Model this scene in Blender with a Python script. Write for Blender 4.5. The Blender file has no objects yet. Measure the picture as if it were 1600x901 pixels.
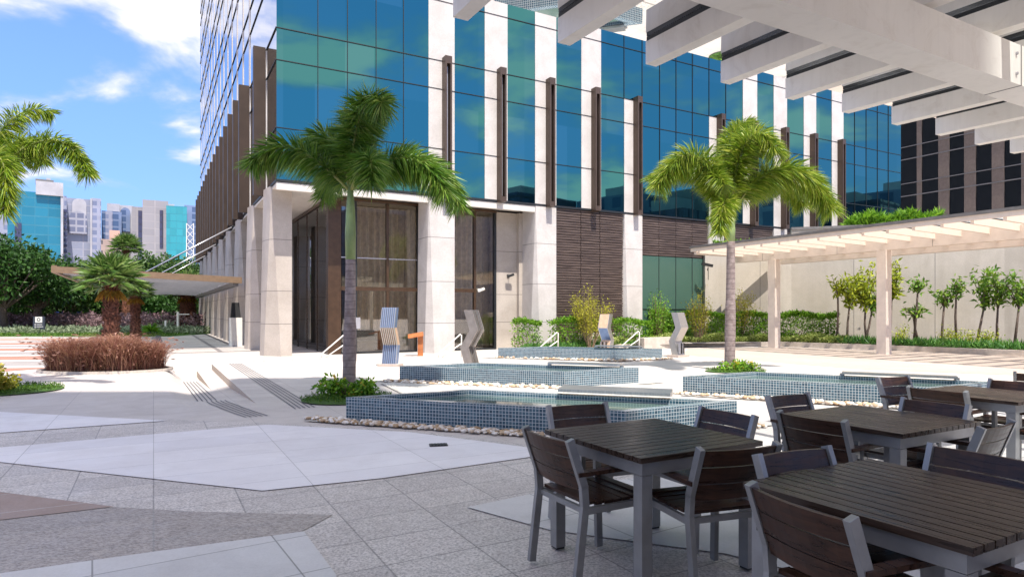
import bpy, math, random
import numpy as np
from mathutils import Vector, Matrix
R = math.radians
random.seed(7); rng = np.random.default_rng(7)
scn = bpy.context.scene
COL = scn.collection

# ------------------------------------------------------------------ camera, sky, sun, exposure
cam_d = bpy.data.cameras.new('camera'); cam = bpy.data.objects.new('camera', cam_d); COL.objects.link(cam)
cam.location = (0, 0, 1.5); cam.rotation_euler = (R(90), 0, 0)
cam_d.sensor_width = 36; cam_d.lens = 36*1004/1600; cam_d.shift_y = 0.0228
cam_d.clip_start = 0.05; cam_d.clip_end = 6000
scn.camera = cam
scn.view_settings.view_transform = 'Standard'; scn.view_settings.look = 'None'
scn.view_settings.gamma = 1; scn.view_settings.exposure = 1.34
scn.cycles.max_bounces = 10; scn.cycles.transparent_max_bounces = 24
SUN_EL = R(64); SUN_DIR = Vector((0.40, -0.9165, 0)).normalized()
S = Vector((SUN_DIR.x*math.cos(SUN_EL), SUN_DIR.y*math.cos(SUN_EL), math.sin(SUN_EL)))
sun_d = bpy.data.lights.new('sun', 'SUN'); sun_d.energy = 3.3; sun_d.angle = R(0.53); sun_d.color = (1.0, 0.95, 0.87)
sun = bpy.data.objects.new('sun', sun_d); COL.objects.link(sun)
sun.rotation_euler = S.to_track_quat('Z', 'Y').to_euler(); sun.location = (10, -20, 60)

w = bpy.data.worlds.new('World'); scn.world = w; w.use_nodes = True
nt = w.node_tree; N = nt.nodes; L = nt.links
for n in list(N): N.remove(n)
out = N.new('ShaderNodeOutputWorld'); bg = N.new('ShaderNodeBackground'); bg.inputs[1].default_value = 0.15
sky = N.new('ShaderNodeTexSky'); sky.sky_type = 'NISHITA'; sky.sun_disc = False
sky.sun_elevation = SUN_EL; sky.sun_rotation = math.atan2(SUN_DIR.x, SUN_DIR.y)
sky.air_density = 1.25; sky.dust_density = 0.4; sky.ozone_density = 2.5
tc = N.new('ShaderNodeTexCoord')
# clouds live on a flat layer high above: project the view direction onto it
sep = N.new('ShaderNodeSeparateXYZ'); L.new(tc.outputs['Generated'], sep.inputs[0])
zz = N.new('ShaderNodeMath'); zz.operation = 'ADD'; zz.inputs[1].default_value = 0.22; L.new(sep.outputs[2], zz.inputs[0])
zm = N.new('ShaderNodeMath'); zm.operation = 'MAXIMUM'; zm.inputs[1].default_value = 0.05; L.new(zz.outputs[0], zm.inputs[0])
dx = N.new('ShaderNodeMath'); dx.operation = 'DIVIDE'; L.new(sep.outputs[0], dx.inputs[0]); L.new(zm.outputs[0], dx.inputs[1])
dy = N.new('ShaderNodeMath'); dy.operation = 'DIVIDE'; L.new(sep.outputs[1], dy.inputs[0]); L.new(zm.outputs[0], dy.inputs[1])
cmb = N.new('ShaderNodeCombineXYZ'); L.new(dx.outputs[0], cmb.inputs[0]); L.new(dy.outputs[0], cmb.inputs[1]); cmb.inputs[2].default_value = 28.0
nz = N.new('ShaderNodeTexNoise'); nz.inputs['Scale'].default_value = 2.0; nz.inputs['Detail'].default_value = 9; nz.inputs['Roughness'].default_value = 0.52
nz.inputs['Distortion'].default_value = 0.25
L.new(cmb.outputs[0], nz.inputs['Vector'])
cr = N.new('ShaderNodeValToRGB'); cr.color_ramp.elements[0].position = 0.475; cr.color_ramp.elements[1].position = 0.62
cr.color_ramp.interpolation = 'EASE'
hi = N.new('ShaderNodeMapRange'); hi.inputs[1].default_value = 0.45; hi.inputs[2].default_value = 0.75; hi.inputs[4].default_value = 0.17; L.new(sep.outputs[2], hi.inputs[0])  # extra cloud high overhead, out of view, added to brighten the shaded ground
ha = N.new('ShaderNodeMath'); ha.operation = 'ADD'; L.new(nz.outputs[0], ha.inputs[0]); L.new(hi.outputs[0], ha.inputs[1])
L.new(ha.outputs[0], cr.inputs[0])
hz = N.new('ShaderNodeMapRange'); hz.inputs[1].default_value = 0.0; hz.inputs[2].default_value = 0.08; L.new(sep.outputs[2], hz.inputs[0])
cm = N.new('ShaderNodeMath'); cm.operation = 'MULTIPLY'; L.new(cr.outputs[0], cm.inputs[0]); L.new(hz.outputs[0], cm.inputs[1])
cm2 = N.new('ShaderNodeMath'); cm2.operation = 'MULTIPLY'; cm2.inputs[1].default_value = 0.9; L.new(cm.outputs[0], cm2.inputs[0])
tint = N.new('ShaderNodeMix'); tint.data_type = 'RGBA'; tint.blend_type = 'MULTIPLY'; tint.inputs[0].default_value = 1
L.new(sky.outputs[0], tint.inputs[6]); 
tg = N.new('ShaderNodeMapRange'); tg.inputs[1].default_value = 0.0; tg.inputs[2].default_value = 0.40; tg.interpolation_type = 'SMOOTHSTEP'; L.new(sep.outputs[2], tg.inputs[0])
tm = N.new('ShaderNodeMix'); tm.data_type = 'RGBA'; L.new(tg.outputs[0], tm.inputs[0])
tm.inputs[6].default_value = (0.22, 0.30, 0.52, 1); tm.inputs[7].default_value = (0.42, 0.50, 0.74, 1); L.new(tm.outputs[2], tint.inputs[7])
mx = N.new('ShaderNodeMix'); mx.data_type = 'RGBA'
L.new(cm2.outputs[0], mx.inputs[0]); L.new(tint.outputs[2], mx.inputs[6]); 
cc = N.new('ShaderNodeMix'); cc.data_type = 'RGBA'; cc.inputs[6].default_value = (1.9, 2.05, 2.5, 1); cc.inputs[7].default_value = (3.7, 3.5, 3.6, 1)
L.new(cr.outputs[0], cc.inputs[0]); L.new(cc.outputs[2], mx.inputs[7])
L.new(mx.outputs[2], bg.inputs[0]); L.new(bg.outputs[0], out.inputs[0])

# ------------------------------------------------------------------ material helpers
MATS = {}
def new_mat(name):
    m = bpy.data.materials.new(name); m.use_nodes = True; MATS[name] = m
    return m, m.node_tree, m.node_tree.nodes['Principled BSDF']
def mixc(nt, fac, a, b, mode='MIX'):
    n = nt.nodes.new('ShaderNodeMix'); n.data_type = 'RGBA'; n.blend_type = mode
    for i, v in ((0, fac), (6, a), (7, b)):
        if hasattr(v, 'is_output'): nt.links.new(v, n.inputs[i])
        elif i == 0: n.inputs[0].default_value = v
        else: n.inputs[i].default_value = (*v, 1) if len(v) == 3 else v
    return n.outputs[2]
def mth(nt, op, a, b=None, c=None):
    n = nt.nodes.new('ShaderNodeMath'); n.operation = op
    for i, v in enumerate((a, b, c)):
        if v is None: continue
        if hasattr(v, 'is_output'): nt.links.new(v, n.inputs[i])
        else: n.inputs[i].default_value = v
    return n.outputs[0]
def noise(nt, vec, scale, detail=5, rough=0.55, dist=0.0, ramp=(0.35, 0.65)):
    n = nt.nodes.new('ShaderNodeTexNoise'); n.inputs['Scale'].default_value = scale; n.inputs['Detail'].default_value = detail
    n.inputs['Roughness'].default_value = rough; n.inputs['Distortion'].default_value = dist
    nt.links.new(vec, n.inputs['Vector'])
    r = nt.nodes.new('ShaderNodeMapRange'); r.inputs[1].default_value = ramp[0]; r.inputs[2].default_value = ramp[1]
    nt.links.new(n.outputs[0], r.inputs[0]); return r.outputs[0]
def coords(nt, kind='Object', scale=None, rot=0):
    t = nt.nodes.new('ShaderNodeTexCoord'); o = t.outputs[kind]
    if scale or rot:
        m = nt.nodes.new('ShaderNodeMapping'); nt.links.new(o, m.inputs[0])
        if scale: m.inputs['Scale'].default_value = scale
        m.inputs['Rotation'].default_value = (0, 0, rot); o = m.outputs[0]
    return o
def bump(nt, bs, h, strength=0.3, dist=0.01):
    b = nt.nodes.new('ShaderNodeBump'); b.inputs['Strength'].default_value = strength; b.inputs['Distance'].default_value = dist
    nt.links.new(h, b.inputs['Height']); nt.links.new(b.outputs[0], bs.inputs['Normal'])
def simple(name, col, rough=0.6, metal=0.0, var=0.12, nscale=6, bmp=0.0, stretch=None, spec=None):
    m, nt, bs = new_mat(name)
    v = coords(nt, 'Object', stretch)
    f = noise(nt, v, nscale)
    c = mixc(nt, f, tuple(x*(1-var) for x in col), tuple(min(1, x*(1+var)) for x in col))
    nt.links.new(c, bs.inputs['Base Color']); bs.inputs['Roughness'].default_value = rough; bs.inputs['Metallic'].default_value = metal
    if spec is not None: bs.inputs['Specular IOR Level'].default_value = spec
    if bmp: bump(nt, bs, noise(nt, v, nscale*8), bmp)
    return m
ANG = math.atan2(0.487, 0.873)
def paving(name, c1, c2, speck=0.0, tile=(1.2, 0.6), joint=0.006, jcol=(0.2, 0.19, 0.18), rough=0.55, rot=-ANG, fine=60, streak=False):
    m, nt, bs = new_mat(name)
    v0 = coords(nt, 'Object'); v = coords(nt, 'Object', None, rot)
    br = nt.nodes.new('ShaderNodeTexBrick'); nt.links.new(v, br.inputs['Vector'])
    br.offset = 0.0; br.inputs['Scale'].default_value = 1; br.inputs['Mortar Size'].default_value = joint
    br.inputs['Brick Width'].default_value = tile[0]; br.inputs['Row Height'].default_value = tile[1]; br.inputs['Mortar Smooth'].default_value = 0.1
    br.inputs['Color1'].default_value = (*c1, 1); br.inputs['Color2'].default_value = (*c2, 1); br.inputs['Mortar'].default_value = (*jcol, 1)
    c = br.outputs[0]
    big = noise(nt, v0, 0.35, 4)
    c = mixc(nt, mth(nt, 'MULTIPLY', big, 0.22), c, (0.6, 0.56, 0.54), 'MULTIPLY')
    mid = noise(nt, v0, 2.3, 6, 0.65, 0.6, (0.3, 0.7))
    c = mixc(nt, mth(nt, 'MULTIPLY', mid, 0.16), c, (0.5, 0.48, 0.47), 'MULTIPLY')
    stn = noise(nt, v0, 0.9, 8, 0.62, 1.2, (0.52, 0.74)); c = mixc(nt, mth(nt, 'MULTIPLY', stn, 0.20), c, (0.42, 0.37, 0.33), 'MULTIPLY')
    if speck:
        sv = coords(nt, 'Object', (0.7, 1.6, 1), rot) if streak else v0
        sp = noise(nt, sv, fine, 4, 0.75, 0.3, (0.42, 0.62))
        c = mixc(nt, mth(nt, 'MULTIPLY', sp, speck), c, (0.10, 0.085, 0.08))
        sp2 = noise(nt, sv, fine*0.16, 5, 0.7, 1.0, (0.45, 0.7))
        c = mixc(nt, mth(nt, 'MULTIPLY', sp2, speck*0.38), c, (0.17, 0.14, 0.125))
    nt.links.new(c, bs.inputs['Base Color'])
    rn = nt.nodes.new('ShaderNodeMapRange'); rn.inputs[3].default_value = rough-0.08; rn.inputs[4].default_value = rough+0.15
    nt.links.new(mid, rn.inputs[0]); nt.links.new(rn.outputs[0], bs.inputs['Roughness'])
    bump(nt, bs, noise(nt, v0, 90, 3), 0.12, 0.004)
    return m
def foliage(name, cols, rough=0.55, clump=1.6, spec=0.3):
    m, nt, bs = new_mat(name)
    g = nt.nodes.new('ShaderNodeNewGeometry')
    r = nt.nodes.new('ShaderNodeValToRGB'); nt.links.new(g.outputs['Random Per Island'], r.inputs[0])
    el = r.color_ramp.elements; el[0].color = (*cols[0], 1); el[1].color = (*cols[-1], 1)
    for i, c in enumerate(cols[1:-1]):
        e = el.new((i+1)/(len(cols)-1)); e.color = (*c, 1)
    f = noise(nt, coords(nt, 'Object'), clump, 3)
    c = mixc(nt, mth(nt, 'MULTIPLY', f, 0.45), r.outputs[0], cols[0])
    nt.links.new(c, bs.inputs['Base Color']); bs.inputs['Roughness'].default_value = rough
    bs.inputs['Specular IOR Level'].default_value = spec
    tr = nt.nodes.new('ShaderNodeBsdfTranslucent'); nt.links.new(c, tr.inputs[0])
    ms = nt.nodes.new('ShaderNodeMixShader'); ms.inputs[0].default_value = 0.3
    o = nt.nodes['Material Output']; nt.links.new(bs.outputs[0], ms.inputs[1]); nt.links.new(tr.outputs[0], ms.inputs[2]); nt.links.new(ms.outputs[0], o.inputs[0])
    return m
def clear_glass(name, tintc=(0.9, 0.95, 0.95), refl=0.12, rough=0.01, ior=1.5, dirt=0.0, base_dirt=0.0):
    m, nt, bs = new_mat(name); nt.nodes.remove(bs)
    t = nt.nodes.new('ShaderNodeBsdfTransparent'); t.inputs[0].default_value = (*tintc, 1)
    g = nt.nodes.new('ShaderNodeBsdfGlossy'); g.inputs['Roughness'].default_value = rough
    fr = nt.nodes.new('ShaderNodeFresnel'); fr.inputs[0].default_value = ior
    f = mth(nt, 'ADD', fr.outputs[0], refl)
    ms = nt.nodes.new('ShaderNodeMixShader'); nt.links.new(f, ms.inputs[0]); nt.links.new(t.outputs[0], ms.inputs[1]); nt.links.new(g.outputs[0], ms.inputs[2])
    last = ms.outputs[0]
    if dirt:
        d = nt.nodes.new('ShaderNodeBsdfTranslucent'); d.inputs[0].default_value = (0.75, 0.76, 0.78, 1)
        dn = noise(nt, coords(nt), 1.3, 6, 0.6, 0.5, (0.4, 0.75))
        m2 = nt.nodes.new('ShaderNodeMixShader'); nt.links.new(mth(nt, 'ADD', mth(nt, 'MULTIPLY', dn, dirt), base_dirt), m2.inputs[0])
        nt.links.new(last, m2.inputs[1]); nt.links.new(d.outputs[0], m2.inputs[2]); last = m2.outputs[0]
    nt.links.new(last, nt.nodes['Material Output'].inputs[0])
    return m
def stone(name, c1, c2, joints=(), vstep=None):
    m, nt, bs = new_mat(name)
    v = coords(nt)
    f = noise(nt, v, 1.2, 6, 0.6, 0.4); f2 = noise(nt, v, 26, 6, 0.7, 0.8, (0.4, 0.62))
    c = mixc(nt, f, c1, c2); c = mixc(nt, mth(nt, 'MULTIPLY', f2, 0.3), c, tuple(x*0.62 for x in c1))
    sp = nt.nodes.new('ShaderNodeSeparateXYZ'); nt.links.new(v, sp.inputs[0])
    j = None
    for z in joints:
        k = nt.nodes.new('ShaderNodeMath'); k.operation = 'COMPARE'; nt.links.new(sp.outputs[2], k.inputs[0])
        k.inputs[1].default_value = z; k.inputs[2].default_value = 0.013
        j = k.outputs[0] if j is None else mth(nt, 'MAXIMUM', j, k.outputs[0])
    if name == 'cream_render':
        stv = noise(nt, coords(nt, 'Object', (1.6, 1.6, 0.12)), 1.5, 5, 0.6, 0.2, (0.45, 0.75)); c = mixc(nt, mth(nt, 'MULTIPLY', stv, 0.32), c, (0.27, 0.235, 0.19))
    if j is not None: c = mixc(nt, mth(nt, 'MULTIPLY', j, 0.7), c, (0.12, 0.11, 0.10))
    nt.links.new(c, bs.inputs['Base Color']); bs.inputs['Roughness'].default_value = 0.6
    bump(nt, bs, f2, 0.15, 0.006)
    return m
def tiles(name, c1, c2, c3, size=0.044, grout=(0.50, 0.53, 0.54)):
    m, nt, bs = new_mat(name)
    t = nt.nodes.new('ShaderNodeTexCoord')
    br = nt.nodes.new('ShaderNodeTexBrick'); nt.links.new(t.outputs['UV'], br.inputs['Vector']); br.offset = 0
    br.inputs['Scale'].default_value = 1; br.inputs['Mortar Size'].default_value = 0.0034; br.inputs['Mortar Smooth'].default_value = 0.1
    br.inputs['Brick Width'].default_value = size; br.inputs['Row Height'].default_value = size
    br.inputs['Color1'].default_value = (*c1, 1); br.inputs['Color2'].default_value = (*c2, 1); br.inputs['Mortar'].default_value = (*grout, 1)
    f = noise(nt, t.outputs['UV'], 1.1, 3)
    c = mixc(nt, mth(nt, 'MULTIPLY', mth(nt, 'MULTIPLY', f, 0.5), mth(nt, 'SUBTRACT', 1.0, br.outputs[1])), br.outputs[0], c3)
    nt.links.new(c, bs.inputs['Base Color'])
    nt.links.new(mth(nt, 'ADD', mth(nt, 'MULTIPLY', br.outputs[1], 0.5), 0.14), bs.inputs['Roughness'])
    bump(nt, bs, mth(nt, 'SUBTRACT', 1.0, br.outputs[1]), 0.4, 0.002)
    return m
def windows_mat(name, wall, glass, px, pz, wx=0.5, wz=0.5, gr=0.12, rough=0.6, metal=0.0):
    # rows of windows inside one wall: x by UV metres
    m, nt, bs = new_mat(name)
    t = nt.nodes.new('ShaderNodeTexCoord'); sp = nt.nodes.new('ShaderNodeSeparateXYZ'); nt.links.new(t.outputs['UV'], sp.inputs[0])
    fx = mth(nt, 'FRACT', mth(nt, 'DIVIDE', sp.outputs[0], px)); fz = mth(nt, 'FRACT', mth(nt, 'DIVIDE', sp.outputs[1], pz))
    k = mth(nt, 'MULTIPLY', mth(nt, 'LESS_THAN', fx, wx), mth(nt, 'LESS_THAN', fz, wz))
    n = noise(nt, t.outputs['UV'], 0.25, 3)
    wc = mixc(nt, n, tuple(x*0.9 for x in wall), tuple(min(1, x*1.08) for x in wall))
    ix = mth(nt, 'FLOOR', mth(nt, 'DIVIDE', sp.outputs[0], px)); iz = mth(nt, 'FLOOR', mth(nt, 'DIVIDE', sp.outputs[1], pz))
    cb = nt.nodes.new('ShaderNodeCombineXYZ'); nt.links.new(ix, cb.inputs[0]); nt.links.new(iz, cb.inputs[1])
    wn = nt.nodes.new('ShaderNodeTexWhiteNoise'); nt.links.new(cb.outputs[0], wn.inputs[0])
    gc = mixc(nt, wn.outputs[0], tuple(x*0.88 for x in glass), tuple(min(1, x*1.12) for x in glass))
    nt.links.new(mixc(nt, k, wc, gc), bs.inputs['Base Color'])
    nt.links.new(mth(nt, 'SUBTRACT', rough, mth(nt, 'MULTIPLY', k, rough-gr)), bs.inputs['Roughness'])
    bs.inputs['Metallic'].default_value = 0
    if metal: nt.links.new(mth(nt, 'MULTIPLY', k, metal), bs.inputs['Metallic'])
    return m
def wood(name, c1, c2, rough=0.4, sc=(1, 14, 14)):
    m, nt, bs = new_mat(name)
    v = coords(nt, 'Object', sc)
    f = noise(nt, v, 3, 6, 0.65, 0.6); g = nt.nodes.new('ShaderNodeNewGeometry')
    c = mixc(nt, f, c1, c2)
    c = mixc(nt, mth(nt, 'MULTIPLY', g.outputs['Random Per Island'], 0.45), c, c1)
    nt.links.new(c, bs.inputs['Base Color'])
    nt.links.new(mth(nt, 'ADD', mth(nt, 'MULTIPLY', f, 0.2), rough-0.08), bs.inputs['Roughness'])
    bs.inputs['Specular IOR Level'].default_value = 0.3
    bump(nt, bs, f, 0.06, 0.001)
    return m

# ------------------------------------------------------------------ mesh helpers
class MB:
    def __init__(s): s.v = []; s.f = []; s.uv = []; s.mi = []; s.cur = 0
    def quad(s, *p, uv=None):
        i = len(s.v); s.v += [tuple(q) for q in p]; s.f.append(tuple(range(i, i+len(p)))); s.mi.append(s.cur)
        if uv is None:
            uv = []
            a = Vector(p[1])-Vector(p[0]); n = a.cross(Vector(p[2])-Vector(p[0]))
            if abs(n.z) > 0.7*max(n.length, 1e-9): uv = [(q[0], q[1]) for q in p]
            else:
                d = Vector((-n.y, n.x)); d = d.normalized() if d.length > 1e-9 else Vector((1, 0))
                uv = [(q[0]*d.x+q[1]*d.y, q[2]) for q in p]
        s.uv.append(uv); return s
    def hexa(s, lo, hi):       # lo, hi : matching point rings (ccw from above)
        n = len(lo); s.quad(*reversed(lo)); s.quad(*hi)
        for i in range(n):
            j = (i+1) % n; s.quad(lo[i], lo[j], hi[j], hi[i])
        return s
    def box(s, x0, x1, y0, y1, z0, z1):
        return s.hexa([(x0, y0, z0), (x1, y0, z0), (x1, y1, z0), (x0, y1, z0)], [(x0, y0, z1), (x1, y0, z1), (x1, y1, z1), (x0, y1, z1)])
    def prism(s, pts, z0, z1):
        return s.hexa([(p[0], p[1], z0) for p in pts], [(p[0], p[1], z1) for p in pts])
    def bar(s, p, q, wd, hg, up=(0, 0, 1)):
        p = Vector(p); q = Vector(q); d = (q-p).normalized(); up = Vector(up)
        if abs(d.dot(up)) > 0.98: up = Vector((0, 1, 0))
        r = d.cross(up).normalized(); u = r.cross(d).normalized()
        k = [(-1, -1), (1, -1), (1, 1), (-1, 1)]
        A = [p+r*a*wd/2+u*b*hg/2 for a, b in k]; B = [q+r*a*wd/2+u*b*hg/2 for a, b in k]
        i = len(s.v); s.v += [tuple(x) for x in A+B]
        for f in ((3, 2, 1, 0), (4, 5, 6, 7), (0, 1, 5, 4), (1, 2, 6, 5), (2, 3, 7, 6), (3, 0, 4, 7)):
            s.f.append(tuple(i+k2 for k2 in f)); s.uv.append([(0, 0)]*4); s.mi.append(s.cur)
        return s
    def tube(s, pts, rads, n=8, cap=True):
        pts = [Vector(p) for p in pts]
        if not isinstance(rads, (list, tuple)): rads = [rads]*len(pts)
        base = len(s.v); ref = Vector((0.13, 0.97, 0.2))
        for i, p in enumerate(pts):
            d = (pts[min(i+1, len(pts)-1)]-pts[max(i-1, 0)]).normalized()
            r = d.cross(ref)
            if r.length < 0.1: r = d.cross(Vector((1, 0, 0)))
            r.normalize(); u = r.cross(d)
            for k in range(n):
                a = 2*math.pi*k/n; s.v.append(tuple(p+(r*math.cos(a)+u*math.sin(a))*rads[i]))
        for i in range(len(pts)-1):
            for k in range(n):
                k2 = (k+1) % n
                s.f.append((base+i*n+k, base+(i+1)*n+k, base+(i+1)*n+k2, base+i*n+k2)); s.uv.append([(0, 0)]*4); s.mi.append(s.cur)
        if cap:
            s.f.append(tuple(base+k for k in range(n))); s.uv.append([(0, 0)]*n); s.mi.append(s.cur)
            s.f.append(tuple(base+(len(pts)-1)*n+k for k in reversed(range(n)))); s.uv.append([(0, 0)]*n); s.mi.append(s.cur)
        return s
    def build(s, name, mat, parent=None, loc=None, rotz=0, smooth=False, bevel=0):
        me = bpy.data.meshes.new(name); me.from_pydata(s.v, [], s.f)
        ul = me.uv_layers.new(name='UVMap')
        flat = [c for poly in s.uv for p in poly for c in p]; ul.data.foreach_set('uv', flat)
        for m in (mat if isinstance(mat, (list, tuple)) else [mat]): me.materials.append(m)
        me.polygons.foreach_set('material_index', s.mi)
        if smooth: me.polygons.foreach_set('use_smooth', [True]*len(s.f))
        me.validate(); me.update()
        o = bpy.data.objects.new(name, me); COL.objects.link(o)
        if parent: o.parent = parent
        if loc: o.location = loc
        if rotz: o.rotation_euler.z = rotz
        if bevel:
            b = o.modifiers.new('bevel', 'BEVEL'); b.width = bevel; b.segments = 2; b.limit_method = 'ANGLE'
        return o
def tag(o, label=None, cat=None, group=None, kind=None):
    if label: o['label'] = label
    if cat: o['category'] = cat
    if group: o['group'] = group
    if kind: o['kind'] = kind
    return o
def thing(name, label, cat, loc=(0, 0, 0), rotz=0, group=None):
    o = bpy.data.objects.new(name, None); COL.objects.link(o); o.location = loc; o.rotation_euler = (0, 0, rotz)
    o.empty_display_size = 0.2
    return tag(o, label, cat, group)
def copy_tree(o, parent=None):
    c = o.copy(); COL.objects.link(c)
    if parent: c.parent = parent
    for ch in [x for x in bpy.data.objects if x.parent == o]: copy_tree(ch, c)
    return c
def dup(o, loc, rotz, label):
    c = copy_tree(o); c.location = loc; c.rotation_euler = (0, 0, rotz); c['label'] = label; return c

A_ = Vector((0.873, 0.487)); B_ = Vector((-0.487, 0.873))
def G(u, v, z=0.0):          # a point of the photograph taken as lying at height z
    Y = 1004*(1.5-z)/(v-487); return ((u-800)/1004*Y, Y)
def XZ(u, v, Y): return ((u-800)/1004*Y, 1.5+(487-v)/1004*Y)

def leaf_mesh(name, P, D, ln, wd, mat, parent=None, loc=None, fold=0.15):
    """diamond leaves at P pointing along D"""
    P = np.asarray(P, float); D = np.asarray(D, float); n = len(P)
    D = D/np.maximum(np.linalg.norm(D, axis=1, keepdims=True), 1e-9)
    rr = rng.normal(size=(n, 3)); Sx = np.cross(D, rr); Sx /= np.maximum(np.linalg.norm(Sx, axis=1, keepdims=True), 1e-9)
    Nn = np.cross(D, Sx)
    l = (np.ones(n)*ln*rng.uniform(0.7, 1.25, n))[:, None]; w_ = (np.ones(n)*wd*rng.uniform(0.8, 1.2, n))[:, None]
    V = np.stack([P, P+D*l*0.45+Sx*w_/2+Nn*w_*fold, P+D*l, P+D*l*0.45-Sx*w_/2+Nn*w_*fold], 1).reshape(-1, 3)
    me = bpy.data.meshes.new(name); me.from_pydata(V.tolist(), [], np.arange(4*n).reshape(n, 4).tolist())
    me.materials.append(mat); me.update()
    o = bpy.data.objects.new(name, me); COL.objects.link(o)
    if parent: o.parent = parent
    if loc: o.location = loc
    return o
def clumps(cx, cy, cz, rx, ry, rz, ncl, nl, cr_, seed=0, shell=0.55):
    r = np.random.default_rng(seed+1)
    d = r.normal(size=(ncl, 3)); d /= np.linalg.norm(d, axis=1, keepdims=True)
    rad = r.uniform(shell, 1.0, ncl)[:, None]
    C = np.array([cx, cy, cz])+d*rad*np.array([rx, ry, rz])
    pick = r.integers(0, ncl, nl)
    size = r.uniform(0.6, 1.3, ncl)[pick][:, None]*cr_
    dd = r.normal(size=(nl, 3)); dd /= np.linalg.norm(dd, axis=1, keepdims=True)
    off = dd*(r.uniform(0, 1, nl)[:, None]**0.5)*size*np.array([1, 1, 0.75])
    D = dd*0.8+r.normal(size=(nl, 3))*0.6+np.array([0, 0, -0.1])
    return C[pick]+off, D, C

# ------------------------------------------------------------------ materials
M_plaza = paving('plaza_stone', (0.60, 0.55, 0.51), (0.54, 0.49, 0.46), 0.10, (1.2, 0.6), 0.004, (0.36, 0.33, 0.31), fine=45)
M_granite = paving('granite_paving', (0.76, 0.70, 0.655), (0.64, 0.59, 0.56), 0.60, (0.60, 0.46), 0.006, (0.38, 0.355, 0.34), fine=55, streak=False)
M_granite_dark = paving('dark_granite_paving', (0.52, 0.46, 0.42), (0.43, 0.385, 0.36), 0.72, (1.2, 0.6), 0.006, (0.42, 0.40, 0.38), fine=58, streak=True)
M_white = paving('white_paving', (0.82, 0.79, 0.80), (0.75, 0.725, 0.745), 0.05, (1.2, 0.6), 0.004, (0.48, 0.46, 0.46))
M_tile = paving('white_tile_paving', (0.66, 0.64, 0.63), (0.60, 0.585, 0.58), 0.08, (1.0, 0.62), 0.005, (0.30, 0.29, 0.28), rot=-ANG+R(-4))
M_terra = paving('terracotta_paving', (0.42, 0.20, 0.125), (0.36, 0.18, 0.12), 0.15, (1.2, 0.6), 0.005, (0.30, 0.24, 0.2))
M_brown = paving('brown_paving', (0.38, 0.27, 0.22), (0.34, 0.25, 0.21), 0.2, (1.2, 0.6), 0.006, (0.5, 0.45, 0.42))
M_greyband = paving('grey_band_paving', (0.40, 0.36, 0.33), (0.34, 0.31, 0.29), 0.3, (1.2, 0.6), 0.004, (0.30, 0.28, 0.26))
M_pink = paving('pink_paving', (0.56, 0.46, 0.39), (0.52, 0.43, 0.37), 0.12, (1.2, 0.6), 0.005, (0.36, 0.31, 0.28))
M_curb = simple('kerb_stone', (0.50, 0.44, 0.38), 0.7, bmp=0.15)
M_riser = simple('riser_stone', (0.42, 0.34, 0.27), 0.7, nscale=20, bmp=0.2)
M_tact = simple('tactile_strip', (0.085, 0.085, 0.10), 0.6)
M_stone = stone('cladding_stone', (0.40, 0.345, 0.295), (0.49, 0.43, 0.375), joints=(1.09, 2.2, 3.93))
M_pillar = stone('pale_pillar_stone', (0.50, 0.46, 0.43), (0.60, 0.56, 0.53), joints=(1.09, 2.6, 4.2))
M_plaster = simple('soffit_plaster', (0.62, 0.58, 0.53), 0.8, var=0.05)
M_fin = simple('bronze_fin', (0.085, 0.056, 0.041), 0.42, 0.35, var=0.10, nscale=2)
M_bronze = simple('bronze_frame', (0.075, 0.042, 0.024), 0.35, 0.4, var=0.15)
M_black = simple('black_joint', (0.012, 0.014, 0.016), 0.5)
M_slit = simple('pale_metal', (0.5, 0.49, 0.52), 0.3, 0.6, var=0.05)
M_steel = simple('brushed_steel', (0.50, 0.49, 0.48), 0.32, 0.85, var=0.12, nscale=4, stretch=(20, 20, 1))
M_alu = simple('aluminium', (0.27, 0.265, 0.26), 0.4, 0.5, var=0.10, nscale=8)
M_whitesteel = simple('white_painted_steel', (0.72, 0.68, 0.62), 0.5, var=0.04)
M_cream = stone('cream_render', (0.44, 0.395, 0.33), (0.50, 0.45, 0.385))
M_pergola, nt, bs = new_mat('painted_pergola_steel'); v = coords(nt)
c = mixc(nt, noise(nt, v, 1.2), (0.70, 0.655, 0.60), (0.76, 0.715, 0.66))
c = mixc(nt, mth(nt, 'MULTIPLY', noise(nt, v, 2.6, 8, 0.7, 1.5, (0.55, 0.8)), 0.35), c, (0.36, 0.27, 0.19))
c = mixc(nt, mth(nt, 'MULTIPLY', noise(nt, coords(nt, 'Object', (6, 6, .5)), 1.8, 5, .6, 0, (0.5, 0.8)), 0.16), c, (0.3, 0.27, 0.24))
nt.links.new(c, bs.inputs['Base Color']); bs.inputs['Roughness'].default_value = 0.5; bump(nt, bs, noise(nt, v, 14, 4), 0.06, 0.003)
M_pergola_pink = simple('pale_pergola_paint', (0.74, 0.64, 0.56), 0.55, var=0.04)
M_grey = simple('dark_coping', (0.16, 0.15, 0.145), 0.6)
M_soil = simple('soil', (0.07, 0.045, 0.03), 0.95, nscale=12, bmp=0.5)
M_lawn = simple('lawn_base', (0.05, 0.11, 0.015), 0.9, var=0.3, nscale=8, bmp=0.4)
M_pebble, _nt, _b = new_mat('pebble')
_g = _nt.nodes.new('ShaderNodeNewGeometry'); _r = _nt.nodes.new('ShaderNodeValToRGB'); _nt.links.new(_g.outputs['Random Per Island'], _r.inputs[0])
_r.color_ramp.elements[0].color = (0.50, 0.37, 0.24, 1); _r.color_ramp.elements[1].color = (0.78, 0.74, 0.68, 1)
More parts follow.
